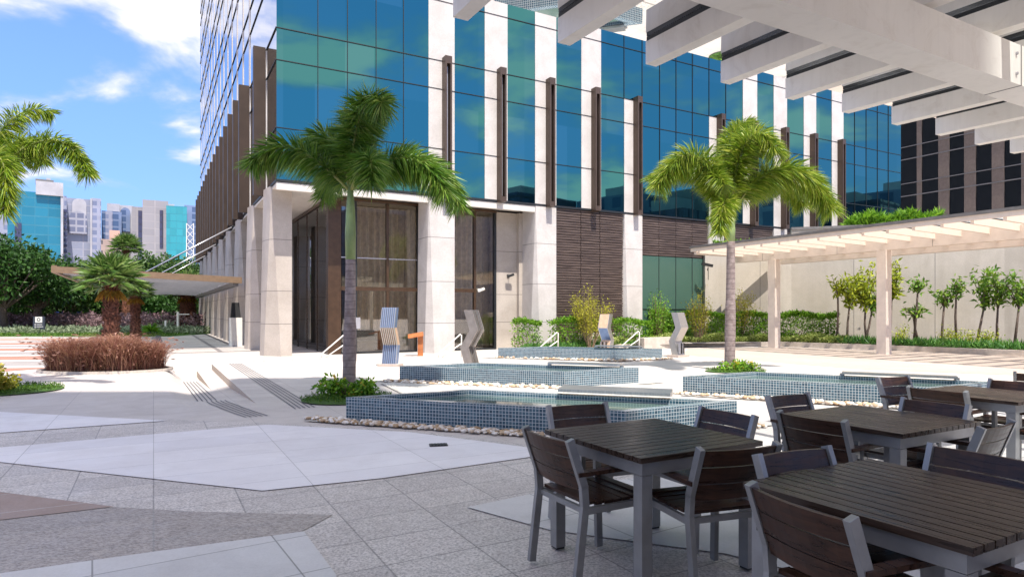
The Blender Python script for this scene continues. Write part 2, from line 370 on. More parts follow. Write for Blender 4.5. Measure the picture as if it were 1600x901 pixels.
_e = _r.color_ramp.elements.new(0.3); _e.color = (0.34, 0.22, 0.12, 1); _e = _r.color_ramp.elements.new(0.55); _e.color = (0.58, 0.50, 0.42, 1)
_nt.links.new(_r.outputs[0], _b.inputs['Base Color']); _b.inputs['Roughness'].default_value = 0.6
M_gravel = simple('white_gravel', (0.70, 0.66, 0.60), 0.9, var=0.25, nscale=25, bmp=0.9)
M_pool = tiles('blue_pool_tile', (0.012, 0.045, 0.075), (0.065, 0.14, 0.185), (0.025, 0.08, 0.12))
M_wood = wood('dark_stained_wood', (0.018, 0.0075, 0.0045), (0.075, 0.032, 0.018), 0.32)
M_wood2 = wood('table_slat_wood', (0.020, 0.012, 0.008), (0.068, 0.042, 0.030), 0.30)
M_rust = simple('corten_orange', (0.42, 0.14, 0.045), 0.55, 0.2, var=0.2)
M_dark = simple('black_plastic', (0.015, 0.015, 0.016), 0.4)
# facade glass : coated glass that mirrors the sky
def mirror(name, col, rough=0.015, wob=0.02):
    m, nt, bs = new_mat(name)
    v = coords(nt)
    bs.inputs['Base Color'].default_value = (*col, 1); bs.inputs['Metallic'].default_value = 1; bs.inputs['Roughness'].default_value = rough
    f = noise(nt, v, 0.55, 2, 0.4, 0, (0.2, 0.8)); bump(nt, bs, f, wob, 0.2)
    return m
M_fglass = mirror('teal_coated_glass', (0.05, 0.25, 0.20), 0.015, 0.004)
nt = M_fglass.node_tree; bs = nt.nodes['Principled BSDF']; v = coords(nt); sp = nt.nodes.new('ShaderNodeSeparateXYZ'); nt.links.new(v, sp.inputs[0])
cb = nt.nodes.new('ShaderNodeCombineXYZ'); nt.links.new(mth(nt, 'FLOOR', mth(nt, 'SUBTRACT', sp.outputs[0], .2)), cb.inputs[0]); nt.links.new(mth(nt, 'FLOOR', mth(nt, 'DIVIDE', mth(nt, 'SUBTRACT', sp.outputs[2], 10.61), 1.6)), cb.inputs[2])
wn = nt.nodes.new('ShaderNodeTexWhiteNoise'); nt.links.new(cb.outputs[0], wn.inputs[0])
fz = mth(nt, 'MULTIPLY', mth(nt, 'POWER', wn.outputs[0], 3), 0.45)
nt.links.new(mixc(nt, fz, (0.060, 0.215, 0.195), (0.14, 0.31, 0.28)), bs.inputs['Base Color'])
M_sglass = mirror('pale_coated_glass', (0.55, 0.58, 0.60), 0.015, 0.008)
M_lglass = clear_glass('lobby_glass', (0.94, 0.90, 0.83), 0.08)
M_rglass = clear_glass('roof_glass', (0.80, 0.86, 0.90), 0.07, dirt=0.07)
M_cglass = clear_glass('canopy_glass', (0.26, 0.31, 0.35), 0.02, 0.06, 1.25, dirt=0.12)
M_green_glass = mirror('green_back_painted_glass', (0.07, 0.14, 0.11), 0.25, 0.0); MATS['green_back_painted_glass'].node_tree.nodes['Principled BSDF'].inputs['Metallic'].default_value = 0.25
m, nt, bs = new_mat('pool_water')
bs.inputs['Base Color'].default_value = (0.10, 0.15, 0.13, 1); bs.inputs['Roughness'].default_value = 0.03; bs.inputs['IOR'].default_value = 1.33
bs.inputs['Specular IOR Level'].default_value = 0.9
bump(nt, bs, noise(nt, coords(nt), 3, 2, 0.4, 0.2, (0.1, 0.9)), 0.05, 0.008); M_water = m
# louvre wall
m, nt, bs = new_mat('louvre_boards')
v = coords(nt); sp = nt.nodes.new('ShaderNodeSeparateXYZ'); nt.links.new(v, sp.inputs[0])
fr = mth(nt, 'FRACT', mth(nt, 'DIVIDE', sp.outputs[2], 0.115))
lv = noise(nt, coords(nt, 'Object', (0.5, 1, 14)), 2.2, 3)
c = mixc(nt, lv, (0.035, 0.022, 0.018), (0.125, 0.088, 0.072))
nt.links.new(c, bs.inputs['Base Color']); bs.inputs['Roughness'].default_value = 0.5
M_louvre = m
F_palm = foliage('foxtail_green', [(0.04, 0.11, 0.012), (0.10, 0.22, 0.02), (0.19, 0.34, 0.03), (0.36, 0.44, 0.10)], 0.4, 1.2, 0.5)
F_palm2 = foliage('foxtail_yellow_green', [(0.08, 0.16, 0.012), (0.20, 0.31, 0.02), (0.34, 0.44, 0.03), (0.54, 0.54, 0.10)], 0.4, 1.2, 0.5)
F_fan = foliage('fan_palm_green', [(0.05, 0.12, 0.02), (0.13, 0.24, 0.04), (0.30, 0.38, 0.12)], 0.4, 1.5, 0.5)
F_dead = foliage('fan_palm_dry', [(0.30, 0.14, 0.02), (0.45, 0.25, 0.04), (0.30, 0.26, 0.05)], 0.7)
F_dark = foliage('dense_tree_leaves', [(0.018, 0.055, 0.010), (0.035, 0.10, 0.016), (0.075, 0.17, 0.03)], 0.5, 0.4)
F_dark2 = foliage('tropical_tree_leaves', [(0.018, 0.055, 0.010), (0.05, 0.12, 0.018), (0.15, 0.25, 0.04)], 0.45, 0.5, 0.5)
F_hedge = foliage('hedge_leaves', [(0.06, 0.16, 0.012), (0.17, 0.36, 0.025), (0.36, 0.58, 0.05)], 0.5, 2.0)
F_cover = foliage('ground_cover_leaves', [(0.14, 0.20, 0.04), (0.32, 0.40, 0.09), (0.52, 0.56, 0.20)], 0.6, 1.5)
F_blade = foliage('strap_leaves', [(0.03, 0.12, 0.02), (0.08, 0.22, 0.03), (0.18, 0.34, 0.06)], 0.45, 1.5, 0.5)
F_bamboo = foliage('yellow_shrub_leaves', [(0.20, 0.18, 0.03), (0.36, 0.36, 0.03), (0.55, 0.52, 0.04)], 0.6, 2.0)
F_tree = foliage('young_tree_leaves', [(0.07, 0.17, 0.02), (0.17, 0.31, 0.03), (0.33, 0.44, 0.05)], 0.5, 2.0)
F_lime = foliage('lime_tree_leaves', [(0.16, 0.22, 0.02), (0.34, 0.40, 0.02), (0.52, 0.54, 0.04)], 0.5, 2.0)
F_silver = foliage('silver_ground_cover', [(0.14, 0.19, 0.10), (0.26, 0.31, 0.19), (0.40, 0.44, 0.30)], 0.7, 0.8)
F_pink = foliage('pink_shrub_leaves', [(0.13, 0.075, 0.08), (0.25, 0.15, 0.16), (0.36, 0.25, 0.26)], 0.7, 0.5)
F_red = foliage('red_grass_blades', [(0.13, 0.05, 0.035), (0.29, 0.12, 0.09), (0.48, 0.25, 0.18), (0.56, 0.37, 0.20)], 0.6, 3.0)
F_plume = foliage('red_grass_plumes', [(0.34, 0.17, 0.12), (0.52, 0.32, 0.24)], 0.8, 3.0)
F_flower = foliage('yellow_flowers', [(0.6, 0.45, 0.03), (0.7, 0.6, 0.08), (0.65, 0.25, 0.12)], 0.6, 3.0)
m, nt, bs = new_mat('palm_trunk'); v = coords(nt); sp = nt.nodes.new('ShaderNodeSeparateXYZ'); nt.links.new(v, sp.inputs[0])
zn = mth(nt, 'ADD', sp.outputs[2], mth(nt, 'MULTIPLY', noise(nt, v, 3), 0.03))
ring = mth(nt, 'LESS_THAN', mth(nt, 'FRACT', mth(nt, 'DIVIDE', zn, 0.13)), 0.16)
c = mixc(nt, noise(nt, v, 9, 5), (0.17, 0.125, 0.115), (0.30, 0.24, 0.225))
c = mixc(nt, mth(nt, 'MULTIPLY', ring, 0.5), c, (0.09, 0.065, 0.06)); nt.links.new(c, bs.inputs['Base Color'])
bs.inputs['Roughness'].default_value = 0.8; bump(nt, bs, ring, 0.5, 0.01); M_trunk = m
M_shaft = simple('green_crownshaft', (0.20, 0.27, 0.10), 0.45, var=0.35, nscale=5, stretch=(1, 1, 0.3))
M_shag = simple('shaggy_palm_trunk', (0.16, 0.060, 0.035), 0.9, var=0.6, nscale=14, bmp=1.0)
M_bark = simple('tree_bark', (0.13, 0.095, 0.075), 0.9, var=0.3, nscale=10, bmp=0.6)
M_stem = simple('shrub_stem', (0.22, 0.15, 0.09), 0.9, var=0.3)
M_rachis = simple('palm_leaf_stalk', (0.22, 0.24, 0.06), 0.5)

# ------------------------------------------------------------------ ground and paving
S0 = Vector((-4.18, 10.5))
def ST(s, t): p = S0-A_*s+B_*t; return p
def sm(x): x = max(0, min(1, x)); return x*x*(3-2*x)
def hgt(s, t):
    if s < 0: return 0.0
    r = -0.33*max(0, min(1, t/8.0)) if t <= 9.05 else -0.33*(1-sm((t-9.05)/(0.25+0.5*s)))
    return r*(1-sm((s-0.75)/0.5))
g = MB()
ss = [0, .2, .4, .6, .75, .8, .85, .9, .95, 1.0, 1.05, 1.1, 1.15, 1.2, 1.25, 3.4]
ts = [0, 1, 2, 3, 4, 5, 6, 7, 8, 8.6, 9.05, 9.15, 9.3, 9.6, 10, 10.5, 11, 11.5, 12, 12.6]
def gp(s, t): p = ST(s, t); return (p.x, p.y, hgt(s, t))
for i in range(len(ss)-1):
    for j in range(len(ts)-1):
        g.quad(gp(ss[i], ts[j]), gp(ss[i], ts[j+1]), gp(ss[i+1], ts[j+1]), gp(ss[i+1], ts[j]))
SX = [-1500, 0, 3.4, 1500]; TX = [-1500, 0, 12.6, 1500]
for i in range(3):
    for j in range(3):
        if i == 1 and j == 1: continue
        q = [ST(SX[i], TX[j]), ST(SX[i], TX[j+1]), ST(SX[i+1], TX[j+1]), ST(SX[i+1], TX[j])]
        g.quad(*[(p.x, p.y, 0) for p in q])
tag(g.build('ground', M_plaza), kind='structure')
st = MB()
def stp(s, t, z): p = ST(s, t); return (p.x, p.y, z)
st.quad(stp(0, 0, 0), stp(0, 0, -.4), stp(0, 9.05, -.4), stp(0, 9.05, 0))
st.hexa([stp(.40, 2.2, -.42), stp(.002, 2.2, -.42), stp(.002, 9.05, -.42), stp(.40, 9.05, -.42)], [stp(.40, 2.2, -.16), stp(.002, 2.2, -.16), stp(.002, 9.05, -.16), stp(.40, 9.05, -.16)])
tag(st.build('steps', M_riser), kind='structure')
tr_ = MB(); tr_.quad(stp(.395, 2.25, -.156), stp(.004, 2.25, -.156), stp(.004, 9.04, -.156), stp(.395, 9.04, -.156)); tag(tr_.build('step_tread', M_plaza), kind='structure')
tc_ = MB()
def strip(s0, t0, t1, n=5, gap=0.072, wd=0.020, bend=0):
    K = 12
    for k in range(n):
        for i in range(K):
            ta, tb = t0+(t1-t0)*i/K, t0+(t1-t0)*(i+1)/K
            def sx(t): return s0+k*gap + bend*math.sin((t-t0)/(t1-t0)*math.pi*0.5)
            a, b = sx(ta), sx(tb)
            tc_.quad(stp(a, ta, hgt(a, ta)+.009), stp(a+wd, ta, hgt(a+wd, ta)+.009), stp(b+wd, tb, hgt(b+wd, tb)+.009), stp(b, tb, hgt(b, tb)+.009))
strip(-0.75, -0.9, 9.0); strip(.5, 1.1, 7.2); strip(.02, -1.4, 1.0, bend=.35)
for k in range(60):
    for r_ in range(2):
        x = 0.1+k*0.28; p = Vector((-7.55, 20.6))+A_*x+B_*(-1.0+0.12*r_)+A_*(-1.2)
        tc_.quad((p.x, p.y, .009), (p.x+.05, p.y+.028, .009), (p.x+.02, p.y+.08, .009), (p.x-.03, p.y+.05, .009))
tag(tc_.build('tactile_paving', M_tact), kind='structure')

def sheet(name, pts, mat, z):
    m_ = MB(); m_.quad(*[(p[0], p[1], z) for p in pts]); return tag(m_.build(name, mat), kind='structure')
# near granite field
sheet('granite_paving', [(-30, -8), (16, -8), (16, 6.0), (3.2, 7.35), G(838, 697), G(640, 672), G(416, 661), G(262, 655), (-10.5, 8.7), (-30, 9.8)], M_granite, .004)
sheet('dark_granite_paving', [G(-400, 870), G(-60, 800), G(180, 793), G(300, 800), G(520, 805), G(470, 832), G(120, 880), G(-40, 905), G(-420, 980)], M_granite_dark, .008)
sheet('white_paving', [G(-420, 709), G(0, 700), G(416, 664), G(640, 676), G(842, 702), G(842, 713), G(600, 748), G(410, 768), G(0, 723)], M_white, .012)
sheet('white_paving', [G(-500, 634), G(0, 644), G(261, 658), G(0, 677), G(-500, 700)], M_white, .012)
sheet('brown_paving', [G(-300, 752), G(0, 770), G(178, 793), G(0, 814), G(-300, 850)], M_brown, .012)
sheet('white_tile_paving', [(-3.6, 1.4), G(-40, 905), G(0, 898), G(240, 864), G(475, 832), G(526, 901), (-0.55, 1.0)], M_tile, .012)
sheet('white_tile_paving', [G(730, 794), G(830, 773), G(960, 752), G(1190, 725), (7, 5.6), (7, 2.6), (2.2, 3.2), G(1134, 867), G(860, 830)], M_tile, .012)
# striped drive
dr = MB(); d0 = Vector((0.985, 0.17)); dn = Vector((-0.17, 0.985)); P0 = Vector((-13.2, 12.0))
mats = [M_greyband, M_white, M_terra]
for k in range(12):
    a = k*2.58; 
    for (o0, o1, mi) in ((0, .42, 1), (.42, 2.58, 2 if k % 2 else 0)):
        dr.cur = mi
        l0 = -60; 
        def rt(o):      # right edge follows the planted kerb
            y = P0.y+o
            if y < 16.5: return 1.4-(1.4-0.9)*0 - (16.5-y)*0.62
            return 1.9
        q = [P0+dn*(a+o0)+d0*l0, P0+dn*(a+o0)+d0*rt(a+o0), P0+dn*(a+o1)+d0*rt(a+o1), P0+dn*(a+o1)+d0*l0]
        dr.quad(*[(p.x, p.y, .006) for p in q])
tag(dr.build('drive', mats), kind='structure')
# side walk beside the offices
wk = MB()
OB = Vector((-7.55, 20.6))
def AB(a, b): return OB+A_*a+B_*b
def wkq(m_, a0, a1, b0, b1, z):
    q = [AB(a0, b0), AB(a1, b0), AB(a1, b1), AB(a0, b1)]; m_.quad(*[(p.x, p.y, z) for p in q])
wkq(wk, -3.6, 2.0, 4.5, 40, .010)
tag(wk.build('side_walk', paving('side_walk_stone', (0.56, 0.51, 0.48), (0.40, 0.37, 0.35), 0.15, (2.2, 2.2), 0.09, (0.22, 0.20, 0.20))), kind='structure')
wk = MB(); wkq(wk, -3.35, -3.05, 5.5, 40, .014); tag(wk.build('side_walk_border', M_tact), kind='structure')
# pink pergola floor
pf = MB(); q = [(7.2, 26.3), (6.0, 22.5), (9.0, 17.0), (22, 9.0), (40, 6), (40, 14), (18.5, 20.5), (14.4, 24.9), (11.6, 27.2)]
pf.quad(*[(x, y, .004) for x, y in q]); tag(pf.build('pergola_floor', M_pink), kind='structure')

# ------------------------------------------------------------------ office tower
tower = thing('office_building', 'glass office tower with white stone pillars and bronze fins over a glazed lobby', 'office building', (OB.x, OB.y, 0), ANG)
H = 34.0; ZB = 5.73; AE = 34.6; BE = 38.5
cw = MB(); cw.quad((0, 0, ZB), (AE, 0, ZB), (AE, 0, H), (0, 0, H)); cw.build('front_glazing', M_fglass, tower)
cw = MB(); cw.quad((0, BE, ZB), (0, 0, ZB), (0, 0, H), (0, BE, H)); cw.build('side_glazing', M_sglass, tower)
sh = MB(); sh.quad((0, 0, H), (AE, 0, H), (AE, BE, H), (0, BE, H)); sh.quad((AE, 0, 0), (AE, BE, 0), (AE, BE, H), (AE, 0, H)); sh.quad((AE, BE, 0), (0, BE, 0), (0, BE, H), (AE, BE, H))
sh.build('roof', M_cream, tower)
zl = [7.41]
z = 9.58
while z < H: zl += [z, z+1.03]; z += 3.2
for zq in zl:
    t_ = MB(); t_.box(-.035, AE, -.032, -.002, zq-.012, zq+.012); t_.box(-.032, -.002, 0, BE, zq-.012, zq+.012); t_.build('transom', M_black, tower)
pil = [(5.2, 6.22, 0, H), (7.46, 8.44, ZB, H), (9.68, 10.67, 0, H), (11.9, 12.9, ZB, H), (14.13, 15.13, 0, 10.61), (19.15, 20.1, 0, 10.61),
       (21.4, 22.4, ZB, H), (23.6, 24.6, 0, H), (25.9, 26.9, ZB, H), (28.2, 29.2, 0, H)]
for a0, a1, z0, z1 in pil:
    p = MB()
    if z0 == 0:
        p.box(a0, a1, -.018, .9, ZB-.001, z1)
        # the foot of the pillar is faceted: its left front edge is cut back
        p.hexa([(a0+.22, -.018, 0), (a1, -.018, 0), (a1, 1.0, 0), (a0-.05, 1.0, 0), (a0-.03, .3, 0)],
               [(a0+.02, -.018, ZB), (a1, -.018, ZB), (a1, 1.0, ZB), (a0, 1.0, ZB), (a0, .15, ZB)])
    else: p.box(a0, a1, -.018, .05, z0, z1)
    p.build('pillar', M_pillar, tower)
ml = [1.30, 2.28, 3.27, 4.26, 16.13, 17.1, 18.1, 30.2, 31.25, 32.3, 33.35]
for a in ml:
    t_ = MB(); t_.box(a-.009, a+.009, -.024, -.002, ZB, H); t_.build('mullion', M_black, tower)
for a in (15.13, 14.13, 19.15, 20.25):
    t_ = MB(); t_.box(a-.009, a+.009, -.024, -.002, 10.61, H); t_.build('mullion', M_black, tower)
t_ = MB(); t_.box(-.02, AE, -.03, .0, ZB-.05, ZB+.03); t_.box(-.02, 0, 0, BE, ZB-.05, ZB+.03); t_.build('sill_profile', M_black, tower)
M_sfin = simple('dark_bronze_side_fin', (0.055, 0.036, 0.026), 0.45, 0.3, var=0.12, nscale=2)
def fin_front(a):
    f = MB(); y = -.34
    f.box(a-.13, a-.07, y, -.02, 5.66, 10.72); f.box(a+.07, a+.13, y, -.02, 5.66, 10.72); f.box(a-.07, a+.07, -.10, -.02, 5.66, 10.72)
    f.box(a-.07, a+.07, y, -.10, 10.45, 10.72); f.box(a-.07, a+.07, y, -.10, 5.66, 5.85)
    o = f.build('fin', M_fin, tower)
    s_ = MB(); s_.box(a-.035, a+.035, -.18, -.101, 5.9, 10.38); s_.build('fin_strip', M_slit, o)
for a in (5.85, 8.1, 10.3, 12.52, 14.75, 19.75, 22.0, 24.25, 26.5, 28.8): fin_front(a)
sideb = [2.15, 6.5, 8.7, 10.95, 13.2, 15.4, 17.6, 19.7, 21.9, 24.1, 26.2, 28.5, 30.7, 32.9, 35.0, 37.1]
for i, b in enumerate(sideb):
    p = MB(); p.box(-.02, 0.02, b-.10, b+.22, ZB, H if i else 10.6); p.build('side_pillar', M_pillar, tower)
    f = MB(); f.box(-.42, -.021, b-.02, b+.20, 5.55, 10.72); f.build('side_fin', M_sfin, tower)
for b in (2.15, 6.5, 10.95, 15.4, 19.7, 24.1, 28.5, 32.9, 37.1):
    c_ = MB(); b0 = b-1.15
    c_.hexa([(.30, b0, 0), (.66, b0, 0), (.66, b0+.95, 0), (-.24, b0+.95, 0), (-.17, b0+.5, 0)],
            [(-.0, b0, ZB-.02), (.66, b0, ZB-.02), (.66, b0+.95, ZB-.02), (-.12, b0+.95, ZB-.02), (-.06, b0+.35, ZB-.02)])
    c_.build('column', M_stone, tower)
# soffit
s_ = MB(); s_.box(.02, 9.68, .02, 1.3, ZB-.14, ZB-.06); s_.box(.02, 2.1, 1.3, BE, ZB-.14, ZB-.06); s_.build('soffit', M_plaster, tower)
s_ = MB(); s_.box(.0, 5.2, .0, .14, ZB-.30, ZB-.07); s_.box(6.22, 9.68, .0, .14, ZB-.30, ZB-.07); s_.build('soffit_beam', M_plaster, tower)
# lobby
for (a0, a1) in ((2.35, 2.87), (2.87, 4.05), (4.05, 5.25), (6.2, 7.6), (7.6, 8.5)):
    q_ = MB(); q_.box(a0+.03, a1-.03, 1.16, 1.18, .06, 5.45); q_.build('lobby_pane', M_lglass, tower)
for k in range(7):
    q_ = MB(); b0 = 1.45+k*1.85; q_.box(1.99, 2.01, b0+.03, b0+1.82, .06, 5.45); q_.build('lobby_pane', M_lglass, tower)
    q_ = MB(); q_.box(1.97, 2.03, b0+1.83, b0+1.87, .02, 5.5); q_.build('lobby_mullion', M_bronze, tower)
for a in (2.87, 4.05, 5.25, 7.6, 8.5):
    q_ = MB(); q_.box(a-.045, a+.045, 1.10, 1.26, .02, 5.5); q_.build('lobby_mullion', M_black if a in (2.87, 5.25, 8.5) else M_bronze, tower)
q_ = MB(); q_.box(1.9, 2.35, 1.12, 1.45, 0, 5.55); q_.build('bronze_corner_post', M_bronze, tower)
q_ = MB(); q_.box(2.3, 5.3, 1.08, 1.28, 5.45, 5.55); q_.box(6.2, 8.55, 1.08, 1.28, 5.45, 5.55); q_.box(1.93, 2.07, 1.45, 15, 5.45, 5.55); q_.build('lobby_head_frame', M_bronze, tower)
q_ = MB(); q_.box(2.35, 5.25, 1.09, 1.27, 2.26, 2.40); q_.box(6.2, 7.6, 1.09, 1.27, 2.26, 2.40); q_.build('lobby_transom', M_bronze, tower)
q_ = MB(); q_.box(2.35, 5.25, 1.12, 1.2, 3.42, 3.45); q_.build('lobby_thin_bar', M_slit, tower)
q_ = MB(); q_.box(2.35, 8.5, 1.08, 1.28, 0.01, .07); q_.build('lobby_floor_frame', M_black, tower)
q_ = MB(); q_.box(2.8, 3.0, 0.98, 1.05, .9, 1.3); q_.build('door_pull', M_slit, tower)
q_ = MB(); q_.quad((2.05, 1.3, .012), (9.4, 1.3, .012), (9.4, 9, .012), (2.05, 9, .012)); q_.quad((2.05, 9, .012), (9.4, 9, .012), (9.4, 16, .012), (2.05, 16, .012)); q_.build('lobby_floor', M_tile, tower)
q_ = MB(); q_.quad((2.05, 1.3, 5.5), (2.05, 16, 5.5), (9.4, 16, 5.5), (9.4, 1.3, 5.5)); q_.build('lobby_ceiling', M_plaster, tower)
M_curtain = simple('beige_curtain', (0.80, 0.75, 0.66), 0.9, var=0.15)
cu = MB()
n_ = 150
for i in range(n_):
    a0, a1 = 2.92+i*6.4/n_, 2.92+(i+1)*6.4/n_
    cu.quad((a0, 2.3+.10*math.sin(i*1.1), .02), (a1, 2.3+.10*math.sin((i+1)*1.1), .02), (a1, 2.3+.10*math.sin((i+1)*1.1), 5.48), (a0, 2.3+.10*math.sin(i*1.1), 5.48))
cu.build('lobby_curtain', M_curtain, tower)
cu = MB()
for i in range(200):
    b0, b1 = 2.3+i*12.7/200, 2.3+(i+1)*12.7/200
    x0, x1 = 2.5+.10*math.sin(i*1.1), 2.5+.10*math.sin((i+1)*1.1)
    cu.quad((x1, b1, .02), (x0, b0, .02), (x0, b0, 5.48), (x1, b1, 5.48))
cu.build('lobby_curtain', M_curtain, tower)
q_ = MB(); q_.box(9.2, 9.4, 1.4, 16, 0, 5.5); q_.box(2.1, 9.2, 15.5, 15.8, 0, 5.5)
q_.box(5.0, 5.5, 5.6, 15.4, 0, 5.5); q_.build('lobby_inner_wall', M_stone, tower)
M_dk = simple('lobby_desk_stone', (0.10, 0.08, 0.065), 0.3)
q_ = MB(); q_.box(6.5, 7.9, 1.6, 2.0, 0.02, 1.1); q_.box(3.0, 3.9, 1.5, 2.05, .02, .45); q_.box(3.0, 3.9, 1.95, 2.1, .45, .8); q_.build('lobby_furniture', M_dk, tower)
# stone return beside lobby
q_ = MB(); q_.box(8.5, 9.66, 1.14, 1.6, 0, 5.5); q_.build('stone_panel', M_stone, tower)
q_ = MB(); q_.box(9.5, 9.70, .95, 1.14, 0, 5.5); q_.build('stone_return', M_stone, tower)
# side: inner stone wall behind columns further back
q_ = MB(); q_.box(1.95, 2.2, 15.2, BE, 0, 5.5); q_.build('side_stone_wall', M_stone, tower)
# louvre walls, green glass
def louvre(a0, a1, z0, z1, name='louvre_wall'):
    q_ = MB(); q_.box(a0, a1, .10, .16, z0, z1)
    z = z0+.03
    k = 0
    while z < z1-.05:
        dpt = .04+.03*((k*7) % 5)/4
        q_.box(a0, a1, .10-dpt, .099, z, z+.075); z += .105; k += 1
    return q_.build(name, M_louvre, tower)
for a0, a1 in ((10.67, 11.9), (11.93, 12.87), (12.9, 14.1)): louvre(a0, a1, 0, ZB-.06)
for a0 in (15.13, 16.13, 17.13, 18.13): louvre(a0+.01, a0+.99, 3.97, ZB-.06)
q_ = MB(); q_.box(15.13, 19.15, .05, .1, 0, 3.95); q_.build('green_glass_wall', M_green_glass, tower)
for a in (16.13, 17.13, 18.13):
    q_ = MB(); q_.box(a-.01, a+.01, .03, .05, 0, 3.95); q_.build('mullion', M_black, tower)
q_ = MB(); q_.box(15.13, 19.15, .028, .049, 1.6, 1.63); q_.build('green_glass_joint', M_black, tower)
louvre(20.1, 23.6, 4.3, ZB-.06); louvre(24.6, 28.2, 4.3, ZB-.06)
q_ = MB(); q_.box(20.1, AE, .2, .4, 0, ZB); q_.build('base_wall', M_louvre, tower)
# cameras on the stone
def sec_cam(a, b, z, d, label):
    p = AB(a, b); t = thing('security_camera', label, 'security camera', (p.x, p.y, z), ANG)
    b_ = MB(); b_.box(-.06, .06, -.02, .0, -.06, .06); b_.bar((0, 0, 0), (0, -.16, .02), .03, .03); b_.build('bracket', M_dark if d else M_whitesteel, t)
    c_ = MB(); c_.bar((-.13, -.18, -.04), (.13, -.24, .06), .10, .10); c_.build('housing', M_dark if d else M_whitesteel, t, bevel=.01)
sec_cam(7.75, 1.08, 2.35, False, 'white camera fixed to the glazed lobby beside its bronze mullion')
sec_cam(9.1, 1.13, 2.95, True, 'black camera fixed to the stone panel right of the lobby glass')

# ------------------------------------------------------------------ entrance canopy
cn = thing('entrance_canopy', 'long brown edged glass canopy hung by rods over the side entrance', 'canopy', (OB.x, OB.y, 0), ANG)
def cz(a): return 2.66+(-a-.4)*0.040
for (b0, b1) in ((6.5, 6.62),):
    f = MB(); f.hexa([(-6.65, b0, cz(-6.65)), (-.3, b0, cz(-.3)), (-.3, b1, cz(-.3)), (-6.65, b1, cz(-6.65))], [(-6.65, b0, cz(-6.65)+.23), (-.3, b0, cz(-.3)+.25), (-.3, b1, cz(-.3)+.25), (-6.65, b1, cz(-6.65)+.23)])
    f.build('front_fascia', simple('canopy_fascia', (0.19, 0.125, 0.075), 0.5, 0.1), cn)
f = MB(); f.hexa([(-6.65, 6.62, cz(-6.65)), (-6.5, 6.62, cz(-6.5)), (-6.5, 36, cz(-6.5)), (-6.65, 36, cz(-6.65))], [(-6.65, 6.62, cz(-6.65)+.27), (-6.5, 6.62, cz(-6.65)+.27), (-6.5, 36, cz(-6.65)+.27), (-6.65, 36, cz(-6.65)+.27)]); f.build('side_fascia', MATS['canopy_fascia'], cn)
f = MB(); f.box(-.62, -.42, 6.62, 36, 2.55, 2.72); f.build('wall_beam', M_grey, cn)
for b in np.arange(8.5, 36, 2.6):
    f = MB(); f.bar((-6.5, b, cz(-6.5)+.12), (-.62, b, cz(-.62)+.12), .08, .16); f.build('cross_beam', M_slit, cn)
f = MB(); f.quad((-6.5, 6.62, cz(-6.5)+.22), (-.62, 6.62, cz(-.62)+.22), (-.62, 36, cz(-.62)+.22), (-6.5, 36, cz(-6.5)+.22)); f.build('glass_roof', M_cglass, cn)
for b in (10.95, 19.7, 28.5):
    f = MB(); f.tube([(-.25, b, 5.45), (-4.05, b, cz(-4.05)+.25)], .033, 8); f.build('tie_rod', M_slit, cn, smooth=True)
# kiosk between the side columns
p = AB(-.35, 8.4); kt = thing('ticket_kiosk', 'white kiosk with a dark hooded screen standing between the side columns', 'kiosk', (p.x, p.y, 0), ANG)
k_ = MB(); k_.box(-.25, .25, -.2, .2, 0, 1.25); k_.build('cabinet', M_whitesteel, kt, bevel=.02)
k_ = MB(); k_.hexa([(-.2, -.15, 1.25), (.2, -.15, 1.25), (.2, .15, 1.25), (-.2, .15, 1.25)], [(-.14, -.02, 1.9), (.14, -.02, 1.9), (.14, .15, 1.9), (-.14, .15, 1.9)]); k_.build('screen_hood', M_dark, kt, bevel=.03)

